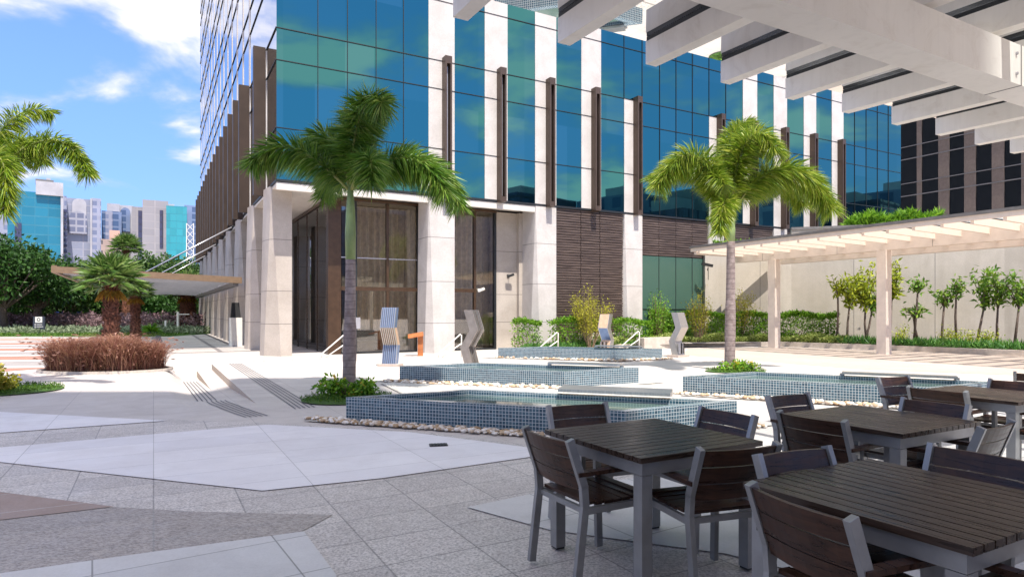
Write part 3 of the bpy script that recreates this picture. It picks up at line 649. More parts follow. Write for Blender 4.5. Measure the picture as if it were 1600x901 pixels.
# ------------------------------------------------------------------ near pergola
def pergola(root, name_mat, beam_pts, jstart, jlen_dir, n, step, z_beam, hb, wb, over, z_joist, hj, wj, tilt, back, post_at, post_w, zglass=True, gmat=None, post_z=None):
    """local frame: +x along the beam, +y the overhanging side"""
    x0, x1 = beam_pts
    m_ = MB(); m_.box(x0, x1, -wb/2, wb/2, z_beam, z_beam+hb); m_.build('beam', name_mat, root, bevel=.006)
    m_ = MB(); m_.box(x0, x1, -back-.1-wb, -back-.1, z_beam, z_beam+hb); m_.build('beam', name_mat, root, bevel=.006)
    for sx_ in np.arange(x0+2.1, x1-.5, 3.4):
        m_ = MB(); m_.box(sx_, sx_+.012, -wb/2-.002, wb/2+.002, z_beam-.002, z_beam+hb+.002); m_.build('beam_seam', M_grey, root)
        for dz in (.25, .75):
            for dxx in (-.07, .08):
                m_ = MB(); m_.tube([(sx_+dxx, -wb/2-.012, z_beam+hb*dz), (sx_+dxx, -wb/2+.001, z_beam+hb*dz)], .012, 8); m_.build('bolt', M_slit, root)
    for i in range(n):
        x = jstart+i*step
        y1 = wb/2+over; y0 = -back-wb
        za = z_joist+tilt*0; zb = z_joist+tilt*y1; zc = z_joist+0.002
        m_ = MB()
        lo = [(x-wj/2, y0, zc), (x+wj/2, y0, zc), (x+wj/2, y1, zb), (x-wj/2, y1, zb)]
        m_.hexa(lo, [(a, b, c+hj) for a, b, c in lo]); o = m_.build('rafter', name_mat, root, bevel=.004)
        k_ = MB(); lo = [(x-wj/2+.001, y0, zc+hj), (x+wj/2-.001, y0, zc+hj), (x+wj/2-.001, y1-.01, zb+hj), (x-wj/2+.001, y1-.01, zb+hj)]
        k_.hexa(lo, [(a, b, c+.034) for a, b, c in lo]); k_.build('gasket', M_black, o)
        if zglass and i < n-1:
            xx = x+step
            g_ = MB(); g_.quad((x+.006, y0, zc+hj+.037), (xx-.006, y0, zc+hj+.037), (xx-.006, y1+.06, zb+hj+.038), (x+.006, y1+.06, zb+hj+.038)); g_.build('glass_pane', gmat or M_rglass, root)
    for px_, py_ in post_at:
        m_ = MB(); m_.box(px_-post_w/2, px_+post_w/2, py_-post_w/2, py_+post_w/2, 0, z_beam); o = m_.build('post', name_mat, root, bevel=.006)
# origin on the beam far face line
bx0 = Vector((4.23, 5.33))-B_*0.12
pg = thing('terrace_pergola', 'large cream steel pergola with glass roof overhead above the dining tables', 'pergola', (bx0.x, bx0.y, 0), ANG)
j0 = (Vector((1.99, 5.90))-bx0).dot(A_)
pergola(pg, M_pergola, (-9.5, 9.0), j0-.045-0.885*5, None, 15, .885, 3.2, .30, .24, 1.59, 3.50, .19, .115, 0.05, 3.2, [(-8.6, 0), (7.8, 0), (-8.6, -3.42), (7.8, -3.42)], .2)

# ------------------------------------------------------------------ far pergola
bp = Vector((13.2, 22.8))
pg2 = thing('garden_pergola', 'pale pink pergola on square posts standing before the garden wall', 'pergola', (bp.x, bp.y, 0), ANG+R(90))
# local x = b direction, local y = -a direction (overhang towards the plaza)
pergola(pg2, M_pergola_pink, (-14.0, 6.6), -12.0, None, 24, .79, 3.67, .42, .26, 2.6, 3.86, .22, .09, 0.03, 2.2, [(0, 0), (4.62, 0), (-4.62, 0), (-9.24, 0), (0, -2.5), (4.62, -2.5), (-4.62, -2.5)][:4], .34, gmat=clear_glass('pergola_roof_glass', (0.97, 0.95, 0.93), 0.03, dirt=0.10, base_dirt=0.22))
m_ = MB(); m_.box(-12.5, 6.55, 2.82, 2.90, 4.17, 4.26); m_.build('gutter', M_grey, pg2)
m_ = MB(); m_.box(-12.5, 6.55, 2.74, 2.82, 4.03, 4.20); m_.build('edge_profile', M_pergola_pink, pg2)
m_ = MB(); m_.box(6.3, 6.42, -2.2, 2.74, 3.9, 4.16); m_.build('end_profile', M_pergola_pink, pg2)

# ------------------------------------------------------------------ garden wall and planters
W = [(8.9, 29.6), (13.0, 29.9), (21.0, 27.4), (34, 20.5)]
gw = thing('garden_wall', 'tall cream rendered wall behind the young trees with a planted top', 'wall', (8.9, 29.6, 0))
for i in range(len(W)-1):
    p, q = Vector(W[i])-Vector(W[0]), Vector(W[i+1])-Vector(W[0]); d = (q-p).normalized(); nn = Vector((d.y, -d.x))
    m_ = MB(); hw_ = 4.5 if i == 0 else 5.3; m_.prism([p, q, q-nn*.4, p-nn*.4], 0, hw_); m_.build('wall_section', M_cream, gw)
    m_ = MB(); m_.prism([p+nn*.05, q+nn*.05, q-nn*.5, p-nn*.5], hw_, hw_+.12); m_.build('coping', M_grey, gw)
    for kk in range(1, int((q-p).length/3.2)+1):
        e = p+d*3.2*kk-d*.6; m_ = MB(); m_.prism([e, e+d*.02, e+d*.02+nn*.004, e+nn*.004], 0, hw_-.01); m_.build('wall_joint', M_grey, gw)
# small camera on the wall start
t = thing('security_camera', 'black camera on an arm at the left end of the cream wall', 'security camera', (8.95, 29.45, 3.4))
b_ = MB(); b_.bar((0, 0, 0), (-.05, -.3, .12), .03, .03); b_.bar((-.05, -.3, .12), (-.05, -.3, -.45), .025, .025); b_.build('bracket', M_dark, t)
c_ = MB(); c_.bar((-.35, -.35, .28), (.15, -.3, .18), .12, .12); c_.build('housing', M_dark, t)

KB = [(4.2, 25.35), (5.5, 26.9), (7.6, 27.2), (11.6, 27.95), (14.35, 25.25), (17.2, 21.6), (24, 13)]
kb = MB()
for i in range(len(KB)-1):
    p, q = Vector(KB[i]), Vector(KB[i+1]); d = (q-p).normalized(); nn = Vector((-d.y, d.x))
    kb.prism([p, q, q+nn*.18, p+nn*.18], 0, .2+.002*(i % 2))
tag(kb.build('kerb', M_curb), kind='structure')
bed = MB(); q = [(4.4, 25.6), (5.5, 27.05), (7.6, 27.35), (11.6, 28.1), (14.45, 25.4), (17.3, 21.75), (24.1, 13.2), (34, 20.4), (21, 27.35), (13, 29.85), (8.9, 29.5)]
bed.quad(*[(x, y, .16) for x, y in q]); tag(bed.build('planting_bed', M_soil), kind='structure')

def scatter_poly(poly, n, seed=0):
    r = np.random.default_rng(seed); P = np.array(poly); lo = P.min(0); hi = P.max(0); out_ = []
    while len(out_) < n:
        c = r.uniform(lo, hi, (n, 2))
        x, y = c[:, 0], c[:, 1]; ins = np.zeros(n, bool); j = len(P)-1
        for i in range(len(P)):
            cond = ((P[i, 1] > y) != (P[j, 1] > y)) & (x < (P[j, 0]-P[i, 0])*(y-P[i, 1])/(P[j, 1]-P[i, 1]+1e-12)+P[i, 0]); ins ^= cond; j = i
        out_ += c[ins].tolist()
    return np.array(out_[:n])
def cover(name, poly, z0, h, n, ln, wd, mat, seed=0, up=0.6, label=None, cat=None, kind='stuff'):
    r = np.random.default_rng(seed); xy = scatter_poly(poly, n, seed)
    z = z0+h*r.uniform(0, 1, n)**0.7*(0.75+0.25*np.sin(xy[:, 0]*3+seed)*np.cos(xy[:, 1]*2.6))
    P = np.c_[xy, z]; D = r.normal(size=(n, 3)); D[:, 2] = np.abs(D[:, 2])*up+0.2
    o = leaf_mesh(name, P, D, ln, wd, mat); tag(o, label, cat, kind=kind); return o
def offs(pts, d):
    r_ = []
    for i, p in enumerate(pts):
        a = Vector(pts[max(i-1, 0)]); b = Vector(pts[min(i+1, len(pts)-1)]); t = (b-a).normalized(); r_.append((p[0]-t.y*d, p[1]+t.x*d))
    return r_
k1 = KB[:4]+[(13.4, 26.3)]
cover('ground_cover', offs(k1, .2)+offs(k1, 1.35)[::-1], 0.15, .42, 20000, .11, .05, F_cover, 3, label='pale green ground cover filling the bed in front of the clipped hedge', cat='ground cover')
k2 = [(13.2, 26.5), (14.35, 25.25), (17.2, 21.6), (24, 13)]
cover('strap_leaf_plants', offs(k2, .25)+offs(k2, 1.6)[::-1], .15, .12, 6500, .34, .045, F_blade, 4, up=1.6, label='dark green strap leaf border along the foot of the young trees', cat='ground cover')

def hedge(name, p, q, w_, z0, z1, n, label, seed, mat=None, group='clipped hedges before the offices', ln=.10):
    p = Vector(p); q = Vector(q); d = (q-p); Ln = d.length; d.normalize(); nn = Vector((-d.y, d.x)); r = np.random.default_rng(seed)
    t = thing(name, label, 'hedge', (p.x, p.y, 0), math.atan2(d.y, d.x), group)
    u_ = r.uniform(0, 1, (n, 3)); x = u_[:, 0]*Ln; y = (u_[:, 1]-.5)*w_; z = z0+(z1-z0)*u_[:, 2]
    top = r.uniform(size=n) < 0.45; z[top] = z1-r.uniform(0, .12, top.sum())
    fr = r.uniform(size=n) < 0.35; y[fr] = -w_/2+r.uniform(0, .1, fr.sum())
    z += .07*np.sin(x*3.1+seed)+r.normal(0, .03, n)
    keep = (np.sin(x*2.3+seed)*np.sin(x*5.1) > -0.8) | (z > z0+(z1-z0)*.45)
    P = np.c_[x, y, z][keep]; D = r.normal(size=P.shape)+np.array([0, -.3, .5])
    leaf_mesh('foliage', P, D, ln, ln*.5, mat or F_hedge, t)
    s_ = MB()
    for i in range(int(Ln/.25)):
        xx = .12+i*.25; s_.tube([(xx, r.uniform(-.1, .1), 0.1), (xx+r.uniform(-.1, .1), r.uniform(-.1, .1), z0+(z1-z0)*.7)], [.016, .008], 5)
    s_.build('stems', M_stem, t)
hedge('clipped_hedge', (6.0, 28.1), (8.35, 28.75), .6, .2, 1.45, 7000, 'bright green clipped hedge in front of the green glass wall', 1)
hedge('clipped_hedge', (8.7, 28.75), (14.3, 28.3), .6, .2, 1.42, 15000, 'clipped hedge between the palm trunk and the first young trees', 2)
# planter in front of louvres
pl_a = [AB(9.95, -.55), AB(14.6, -.55), AB(14.6, -.03), AB(9.95, -.03)]
hedge('low_hedge', AB(9.9, -.75), AB(12.0, -.75), .45, .12, 1.2, 2600, 'loose low hedge at the foot of the stone pier beside the brown louvres', 5)
hedge('low_hedge', AB(12.9, -.8), AB(14.9, -.8), .45, .2, 1.15, 2400, 'low dark hedge behind the right handrail near the brown louvres', 6)
sh_ = hedge('low_hedge', AB(8.6, -.1), AB(9.7, -.35), .5, .1, 1.15, 1500, 'brownish leggy shrub row against the stone wall beside the lobby', 7)
pb = MB(); pb.prism([AB(8.7, -1.2), AB(14.4, -1.2), AB(14.4, -.05), AB(10.7, -.05), AB(10.7, -.05), AB(8.7, -.05)][:3]+[AB(14.4, -.05), AB(8.7, -.05)], 0, .06); tag(pb.build('planting_bed', M_soil), kind='structure')
lo = [tuple(AB(8.6, -1.25)), tuple(AB(14.5, -1.25)), tuple(AB(14.5, -.8)), tuple(AB(8.6, -.8))]
cover('strap_leaf_plants', lo, .06, .12, 1800, .26, .04, F_blade, 9, up=1.5, label='dark strap leaf border in front of the low hedges by the louvres', cat='ground cover')
# cream planter box behind low hedge
q_ = MB(); q_.prism([AB(11.1, -.42), AB(14.05, -.42), AB(14.05, -.06), AB(11.1, -.06)], .0, .62)
tag(q_.build('planter_box', M_curb), 'low cream stone planter at the foot of the brown louvre wall', 'planter')
q_ = MB(); x = AB(14.75, -1.5); q_.box(-1.0, .8, -.25, .25, 0, .45)
tag(q_.build('low_wall', M_curb, None, (x.x, x.y, 0), ANG, bevel=.01), 'short pale stone wall beside the right handrail', 'low wall')

def shrub(name, u, v_top, Y, halfw, label, mat, seed, n=2600, zb=.15, dense=.24, nst=16, ln=.09, cat='shrub', group=None, vase=True):
    X = (u-800)/1004*Y; top = 1.5+(487-v_top)/1004*Y; r = random.Random(seed)
    t = thing(name, label, cat, (X, Y, 0), 0, group); s_ = MB(); tips = []
    for i in range(nst):
        a = r.uniform(0, 2*math.pi); rr = halfw*math.sqrt(r.random()); h = top*(1-.35*(rr/halfw)**2)*r.uniform(.75, 1)
        p1 = (rr*.15*math.cos(a), rr*.15*math.sin(a), zb); p2 = (rr*.55*math.cos(a), rr*.55*math.sin(a), h*.55); p3 = (rr*math.cos(a), rr*math.sin(a), h)
        s_.tube([p1, p2, p3], [.016, .011, .005], 4, False); tips.append((p2, p3))
    s_.build('stems', M_stem, t)
    P = []; rg = np.random.default_rng(seed)
    for i in range(n):
        p2, p3 = tips[rg.integers(0, nst)]; k = rg.uniform(-.35, 1.05); P.append([p2[j]+(p3[j]-p2[j])*k for j in range(3)])
    P = np.array(P)+rg.normal(size=(n, 3))*dense*.5; P[:, 2] = np.maximum(P[:, 2], zb+.1)
    leaf_mesh('foliage', P, rg.normal(size=(n, 3))+np.array([0, 0, .5]), ln, ln*.38, mat, t); return t
shrub('bamboo_shrub', 922, 441, 25.0, .78, 'tall yellow green bushy shrub against the brown louvre wall', F_bamboo, 11, 3200, .1)
shrub('bamboo_shrub', 1092, 444, 27.6, .55, 'yellow orange shrub behind the hedge at the right edge of the green glass', F_bamboo, 12, 1500)
shrub('bamboo_shrub', 1155, 437, 28.6, .85, 'pale yellow airy shrub behind the right palm trunk against the cream wall', F_bamboo, 13, 1700)
shrub('dark_shrub', 1027, 447, 27.9, .6, 'dark green shrub growing in front of the green glass wall', F_hedge, 14, 1500)

def young_tree(u, v_base, v_fork, v_top, halfw_px, label, mat, seed, lean=0):
    Y = 27.3 if u < 1400 else 27.3-(u-1400)/200*2.1
    X = (u-800)/1004*Y; pxm = 1004/Y
    zt = 1.5+(487-v_top)/pxm; zf = 1.5+(487-v_fork)/pxm; hw = halfw_px/pxm; r = random.Random(seed); rg = np.random.default_rng(seed)
    t = thing('young_tree', label, 'tree', (X, Y, 0), 0, 'young trees planted along the cream garden wall')
    s_ = MB(); lean = r.uniform(-.35, .3); s_.tube([(lean, 0, .1), (lean*.4+r.uniform(-.05, .05), 0, zf*.6), (0, 0, zf)], [.055, .045, .035], 7); s_.build('trunk', M_bark, t, smooth=True)
    s_ = MB(); tips = []
    for i in range(9):
        a = r.uniform(0, 2*math.pi); q = r.uniform(.35, 1)*hw; h = zf+(zt-zf)*r.uniform(.55, 1)
        p = (q*math.cos(a), q*math.sin(a)*.6, h); s_.tube([(0, 0, zf-.05), (p[0]*.45, p[1]*.45, zf+(h-zf)*.55), p], [.025, .016, .006], 5, False); tips.append(p)
    s_.build('branches', M_bark, t)
    P = []; n = int(300*max(.5, hw)*max(.6, zt-zf)/.9)
    for i in range(n):
        p = tips[rg.integers(0, len(tips))]; k = rg.uniform(.12, 1.08); P.append([p[0]*k, p[1]*k, zf+(p[2]-zf)*k**1.0])
    P = np.array(P)+rg.normal(size=(n, 3))*.085
    leaf_mesh('crown', P, rg.normal(size=(n, 3))+np.array([0, 0, .1]), .24, .085, mat, t)
yt = [(1309, 525, 462, 432, 26, 'lime yellow young tree leaning left, first in the row by the hedge', F_lime, -.0),
      (1327, 525, 480, 436, 30, 'lime young tree second in the row, right of the leaning one', F_lime, 0),
      (1352, 520, 482, 412, 32, 'tallest lime young tree, just left of the nearer pergola post', F_lime, 0),
      (1362, 522, 488, 445, 22, 'greener young tree close against the left side of the nearer pergola post', F_tree, 0),
      (1393, 516, 470, 410, 24, 'lime and dark young tree just right of the nearer pergola post', F_lime, 0),
      (1434, 525, 456, 436, 27, 'slim young tree with a flat spreading top right of the post', F_tree, 0),
      (1427, 527, 494, 478, 24, 'shortest young tree, low and leafy beside the flat topped one', F_tree, 0),
      (1475, 526, 478, 450, 28, 'sparse young tree with drooping leaves in the middle of the wall', F_tree, 0),
      (1494, 524, 460, 434, 17, 'young tree with a tight round dark top beside the sparse one', F_tree, 0),
      (1537, 527, 482, 415, 24, 'green young tree with a leafy V shape, left of the last pair', F_tree, 0),
      (1559, 527, 482, 418, 22, 'upright bright green young tree with a narrow tall crown', F_tree, 0),
      (1592, 520, 480, 424, 30, 'broad green young tree at the right edge of the photo', F_tree, 0)]
for i, (u, vb, vf, vt, hw, lab, mt, ln_) in enumerate(yt): young_tree(u, vb, vf, vt, hw, lab, mt, 40+i)
for i, (u, vt, Y, hw, lab) in enumerate(((1402, 508, 25.6, .5, 'small lime bush at the foot of the nearer pergola post'), (1487, 508, 25.3, .42, 'small yellow bush below the sparse young tree'), (1507, 515, 24.6, .45, 'bright yellow low bush in the strap leaf border'), (1548, 512, 23.9, .35, 'small lime bush between the last young trees'))):
    shrub('lime_bush', u, vt, Y, hw, lab, F_lime, 70+i, 420, .15, .2, 8, .10, group='small lime bushes along the garden wall')

# roof garden greens above the wall
r_ = np.random.default_rng(5)
def roofplants(poly, z0, h, n, lab, seed, ln=.4):
    P = scatter_poly(poly, n, seed); r = np.random.default_rng(seed)
    z = z0+r.uniform(0, h, n)*(.55+.45*np.sin(P[:, 0]*2.2)**2); D = r.normal(size=(n, 3)); D[:, 2] = np.abs(D[:, 2])*1.2
    o = leaf_mesh('roof_planting', np.c_[P, z], D, ln, .07, F_hedge); tag(o, lab, 'planting', kind='stuff')
roofplants([(9.4, 29.9), (12.0, 30.1), (12, 30.5), (9.4, 30.4)], 4.55, .25, 700, 'small green plants trailing on the wall top beside the right palm', 21, .22)
roofplants([(15.6, 29.4), (19.0, 28.4), (19.2, 28.9), (15.6, 30.1)], 5.35, .6, 2600, 'bright green plants growing along the top of the garden wall', 22)
P_ = np.array([[x, 29.9-(x-14)*.27, 4.6] for x in (14, 19)])

# ------------------------------------------------------------------ fountains
C3off = A_*1.86
POOLS = [((-2.28, 8.83), (1.34, 7.55), 'nearest blue tiled fountain basin beside the pebbles, in shade at the left', .33, (1.45, 3.0), .10, True),
         ((-2.43, 13.9), (1.04, 12.6), 'second blue tiled fountain basin, just behind the nearest one', .33, (1.75, 3.35), .05, False),
         ((-.45, 20.9), (3.17, 19.6), 'farthest blue tiled fountain basin in front of the low hedges', .33, (1.7, 3.2), .05, False),
         ((3.11, 11.7), (6.49, 9.87), 'blue tiled fountain basin behind the dining chairs, at the right palm', .33, (1.55, 3.3), .05, False)]
for (c1, c2, lab, h, sp_, sz, box_) in POOLS:
    c1 = Vector(c1); c2 = Vector(c2); e = c2-c1; Ln = e.length; ang = math.atan2(e.y, e.x)
    t = thing('fountain_basin', lab, 'fountain', (c1.x, c1.y, 0), ang, 'blue tiled fountain basins')
    ca, sa = math.cos(-ang), math.sin(-ang)
    o_ = Vector((C3off.x*ca-C3off.y*sa, C3off.x*sa+C3off.y*ca))
    ring = [Vector((0, 0)), Vector((Ln, 0)), Vector((Ln, 0))+o_, o_]
    cen = sum(ring, Vector((0, 0)))/4
    tk = .13
    # inset ring
    def inset(rg_, d):
        n = len(rg_); r2 = []
        for i in range(n):
            p0, p1, p2 = rg_[i-1], rg_[i], rg_[(i+1) % n]
            d1 = (p1-p0).normalized(); d2 = (p2-p1).normalized(); n1 = Vector((-d1.y, d1.x)); n2 = Vector((-d2.y, d2.x))
            k = (n1+n2); k = k/(k.dot(n1)); r2.append(p1+k*d)
        return r2
    inn = inset(ring, tk)
    w_ = MB()
    acc = 0
    for i in range(4):
        j = (i+1) % 4; a, b = ring[i], ring[j]; ia, ib = inn[i], inn[j]; l = (b-a).length
        w_.quad((*a, -.05), (*b, -.05), (*b, h), (*a, h), uv=[(0, -.05), (l, -.05), (l, h), (0, h)])
        w_.quad((*a, h), (*b, h), (*ib, h), (*ia, h), uv=[(0, 0), (l, 0), (l-.1, tk), (.1, tk)])
        w_.quad((*ib, .05), (*ia, .05), (*ia, h), (*ib, h), uv=[(0, 0), (l, 0), (l, h-.05), (0, h-.05)])
    w_.build('tiled_wall', M_pool, t)
    f_ = MB(); f_.quad(*[(*p, .06) for p in inn]); f_.build('basin_floor', M_pool, t)
    f_ = MB(); f_.quad(*[(*p, h-.07) for p in inn]); f_.build('water', M_water, t)
    # water spout on the back rim
    d = (ring[2]-ring[3]).normalized(); nn = Vector((-d.y, d.x)); s0, s1 = ring[3]+d*sp_[0], ring[3]+d*sp_[1]
    s_ = MB()
    if box_:
        q = [s0-nn*.20, s1-nn*.20, s1+nn*.12, s0+nn*.12]
        s_.hexa([(*q[0], h+.045), (*q[1], h+.045), (*q[2], h+.002), (*q[3], h+.002)], [(*q[0], h+.085), (*q[1], h+.085), (*q[2], h+.11), (*q[3], h+.11)])
    else:
        q = [s0-nn*.17, s1-nn*.17, s1+nn*.06, s0+nn*.06]; s_.prism(q, h+.035, h+.075)
        for s in (s0, s1): s_.prism([s-nn*.04-d*.04, s-nn*.04+d*.04, s+nn*.04+d*.04, s+nn*.04-d*.04], h, h+.04)
    s_.build('water_spout', M_steel, t, bevel=.006)
# gravel bed sheets and pebbles
def gbed(c1, c2, m_=.32, z=.016):
    c1 = Vector(c1); c2 = Vector(c2); d = (c2-c1).normalized(); a = A_
    q = [c1-d*m_-a*m_, c2+d*m_-a*m_, c2+d*m_+a*(1.86+m_), c1-d*m_+a*(1.86+m_)]
    return [(p.x, p.y) for p in q]
beds = []
for (c1, c2, *_r2) in POOLS:
    q = gbed(c1, c2); beds.append(q); sheet('gravel_bed', q, M_gravel, .016)
q = [(-.73-.2, 9.75), (3.1, 8.5), (2.9, 13.2), (1.0, 12.5), (-2.4, 13.7), (-2.75, 13.4), (-1.5, 10.5)]
sheet('gravel_bed', q, M_gravel, .019); beds.append(q)
import itertools
ico_v = []; ph = (1+5**.5)/2
for s1 in (1, -1):
    for s2 in (1, -1): ico_v += [(0, s1, s2*ph), (s1, s2*ph, 0), (s2*ph, 0, s1)]
ico_v = np.array(ico_v, float); ico_v /= np.linalg.norm(ico_v[0])
ico_f = []
for i, j, k in itertools.combinations(range(12), 3):
    d1, d2, d3 = (np.linalg.norm(ico_v[a]-ico_v[b]) for a, b in ((i, j), (j, k), (i, k)))
    if max(d1, d2, d3) < 1.1:
        n_ = np.cross(ico_v[j]-ico_v[i], ico_v[k]-ico_v[i])
        ico_f.append((i, j, k) if n_.dot(ico_v[i]) > 0 else (i, k, j))
def pebbles(poly, n, r0, r1, lab, seed, avoid=None):
    P = scatter_poly(poly, n, seed); r = np.random.default_rng(seed); V = []; Fc = []
    b = 0
    for x, y in P:
        s = r.uniform(r0, r1); sc = np.array([s*r.uniform(.9, 1.4), s*r.uniform(.8, 1.1), s*r.uniform(.55, .8)]); a = r.uniform(0, 6.28)
        v = ico_v*sc*(1+r.normal(0, .09, (12, 1))); v = np.c_[v[:, 0]*math.cos(a)-v[:, 1]*math.sin(a), v[:, 0]*math.sin(a)+v[:, 1]*math.cos(a), v[:, 2]]+[x, y, .016+s*.45]
        V += v.tolist(); Fc += [(i+b, j+b, k+b) for i, j, k in ico_f]; b += 12
    me = bpy.data.meshes.new('pebbles'); me.from_pydata(V, [], Fc); me.materials.append(M_pebble)
    me.polygons.foreach_set('use_smooth', [True]*len(Fc)); me.update(); o = bpy.data.objects.new('pebbles', me); COL.objects.link(o)
    sb = o.modifiers.new('sub', 'SUBSURF'); sb.levels = 1; sb.render_levels = 1
    tag(o, lab, 'pebbles', kind='stuff')
pebbles([(-2.95, 8.95), (-2.45, 8.6), (1.3, 7.22), (1.45, 7.46), (-2.2, 8.78), (-2.6, 9.0)], 760, .018, .045, 'rounded tan and white pebbles along the foot of the nearest fountain basin', 1)
pebbles([(1.45, 7.25), (3.3, 8.3), (3.15, 8.5), (1.4, 7.5)], 320, .018, .04, 'pebbles along the right side of the nearest fountain basin', 2)
pebbles([(-2.8, 13.8), (-2.6, 13.5), (1.1, 12.2), (1.35, 12.5), (-2.4, 13.86)], 300, .03, .06, 'white pebbles along the front of the second fountain basin', 3)
pebbles([(-.9, 10.0), (3.1, 8.6), (3.0, 9.6), (-1.4, 12.0)], 700, .03, .06, 'white pebbles spread between the two left fountain basins', 4)
pebbles([(-.8, 20.9), (3.2, 19.2), (5.1, 20.2), (4.9, 20.4), (3.17, 19.55), (-.5, 20.85)], 300, .03, .07, 'white pebbles along the front of the farthest fountain basin', 5)
pebbles([(2.75, 11.7), (6.4, 9.5), (6.6, 9.8), (3.1, 11.66)], 300, .03, .06, 'pebbles along the front of the right hand fountain basin', 6)
# floor drain
q_ = MB(); x, y = G(685, 697); q_.box(-.10, .10, -.06, .06, .0, .02); 
for k in range(5): q_.box(-.08+k*.035, -.06+k*.035, -.05, .05, .02, .024)
tag(q_.build('floor_drain', M_dark, None, (x, y, .004), .2), 'small black drain cover set in the white paving', 'drain cover')
q_ = MB(); x, y = G(860, 858); q_.box(-.12, .12, -.10, .10, .0, .012); 

# ------------------------------------------------------------------ palms
def bez(p0, p1, p2, p3, n):
    r_ = []
    for i in range(n+1):
        t = i/n; r_.append(tuple((1-t)**3*a+3*(1-t)**2*t*b+3*(1-t)*t*t*c+t**3*d for a, b, c, d in zip(p0, p1, p2, p3)))
    return r_
def frond(ctrl, llen, dens, rg, flat=False, droop=.35):
    """leaflets all round the stalk, as on a foxtail palm"""
    pts = np.array(bez(*ctrl, 40)); P = []; D = []; Ls = []
    seg = np.diff(pts, axis=0); sl = np.linalg.norm(seg, axis=1); tot = sl.sum(); cum = np.r_[0, np.cumsum(sl)]
    n = int(tot*dens)
    for i in range(n):
        t = rg.uniform(.16, 1)**.92; d = t*tot; k = min(np.searchsorted(cum, d)-1, 39); k = max(k, 0)
        p = pts[k]+seg[k]*((d-cum[k])/sl[k]); T = seg[k]/sl[k]
        a = rg.uniform(0, 2*math.pi); u = np.cross(T, [0, 0, 1.0]); 
        if np.linalg.norm(u) < .1: u = np.cross(T, [0, 1.0, 0])
        u /= np.linalg.norm(u); v = np.cross(u, T)
        side = u*math.cos(a)+v*math.sin(a)*(.75 if math.sin(a) > 0 else .9)
        L_ = llen*(.55+.6*math.sin(min(1, t*1.15)*math.pi*.85))*rg.uniform(.8, 1.15)
        dr_ = side*1.0+T*.42+np.array([0, 0, -droop])*rg.uniform(.3, 1.1)
        P.append(p); D.append(dr_/np.linalg.norm(dr_)); Ls.append(L_)
    return pts, P, D, Ls
def ribbon_leaves(name, P, D, Ls, wd, mat, parent, sag=.25):
    P = np.array(P); D = np.array(D); Ls = np.array(Ls)[:, None]; n = len(P)
    Sx = np.cross(D, rng.normal(size=(n, 3))); Sx /= np.linalg.norm(Sx, axis=1, keepdims=True)
    g_ = np.array([0, 0, -1.0])
    m1 = P+D*Ls*.5+g_*Ls*sag*.12; tip = P+D*Ls+g_*Ls*sag
    V = np.stack([P-Sx*wd*.2, P+Sx*wd*.2, m1+Sx*wd*.5, tip, m1-Sx*wd*.5], 1).reshape(-1, 3)
    me = bpy.data.meshes.new(name); me.from_pydata(V.tolist(), [], np.arange(5*n).reshape(n, 5).tolist()); me.materials.append(mat); me.update()
    o = bpy.data.objects.new(name, me); COL.objects.link(o); o.parent = parent; return o
def foxtail(loc, label, zc, r0, r1, shaft_z, fronds, mat, lean, seed, llen=.42, dens=600, pxm=87.0):
    rg = np.random.default_rng(seed)
    t = thing('foxtail_palm', label, 'palm tree', loc, 0, None)
    m_ = MB(); K = 26; zs = shaft_z
    m_.tube([(lean*math.sin(k/K*1.6), 0, zs*k/K) for k in range(K+1)], [r0*(1.18 if k == 0 else 1)+(r1-r0)*(k/K)+(.02 if 6 < k < 14 else 0)*.5 for k in range(K+1)], 18)
    m_.build('trunk', M_trunk, t, smooth=True)
    m_ = MB(); lx = lean*math.sin(1.6)
    m_.tube([(lx, 0, zs-.02), (lx, 0, zs+(zc-zs)*.35), (lx, 0, zs+(zc-zs)*.7), (lx, 0, zc+.05)], [r1*1.02, r1*1.12, r1*.9, r1*.45], 16); m_.build('crownshaft', M_shaft, t, smooth=True)
    for fr in fronds:
        # fr: list of three (du, dv, depth) pixel like offsets from the crown, in px at this palm's distance
        c = [(lx, 0, zc-.08)]+[(lx+a/pxm, d, zc-b/pxm) for a, b, d in fr[:3]]
        pts, P, D, Ls = frond(c, llen*(fr[3] if len(fr) > 3 else 1), dens, rg)
        o = ribbon_leaves('frond', P, D, Ls, .0165, mat, t)
        s_ = MB(); s_.tube([tuple(p) for p in pts[::4]], [.028-.0023*i for i in range(len(pts[::4]))], 6); s_.build('stalk', M_rachis, o, smooth=True)
    return t
Yp = 11.45
foxtail(((545-800)/1004*Yp, Yp, 0), 'tall foxtail palm with dark green fronds in front of the lobby', 3.72, .12, .085, 2.45,
        [[(-50, -45, -.1), (-95, -85, -.25), (-142, -28, -.35)], [(-20, -75, .25), (-60, -125, .5), (-95, -60, .8), 1], [(2, -70, -.1), (22, -150, -.3), (62, -110, -.75), 1.15],
         [(5, -80, .2), (-5, -150, .4), (30, -150, .9), 1], [(45, -50, .1), (100, -78, .1), (148, 10, -.1), 1.1], [(40, -60, .3), (130, -85, .5), (165, 20, .5), 1], [(25, -35, -.4), (55, -50, -.8), (52, 12, -1.1), .9],
         [(-20, -40, .5), (-50, -60, 1.0), (-80, -10, 1.5), .9]],
        F_palm, .03, 3)
Yp = 16.3
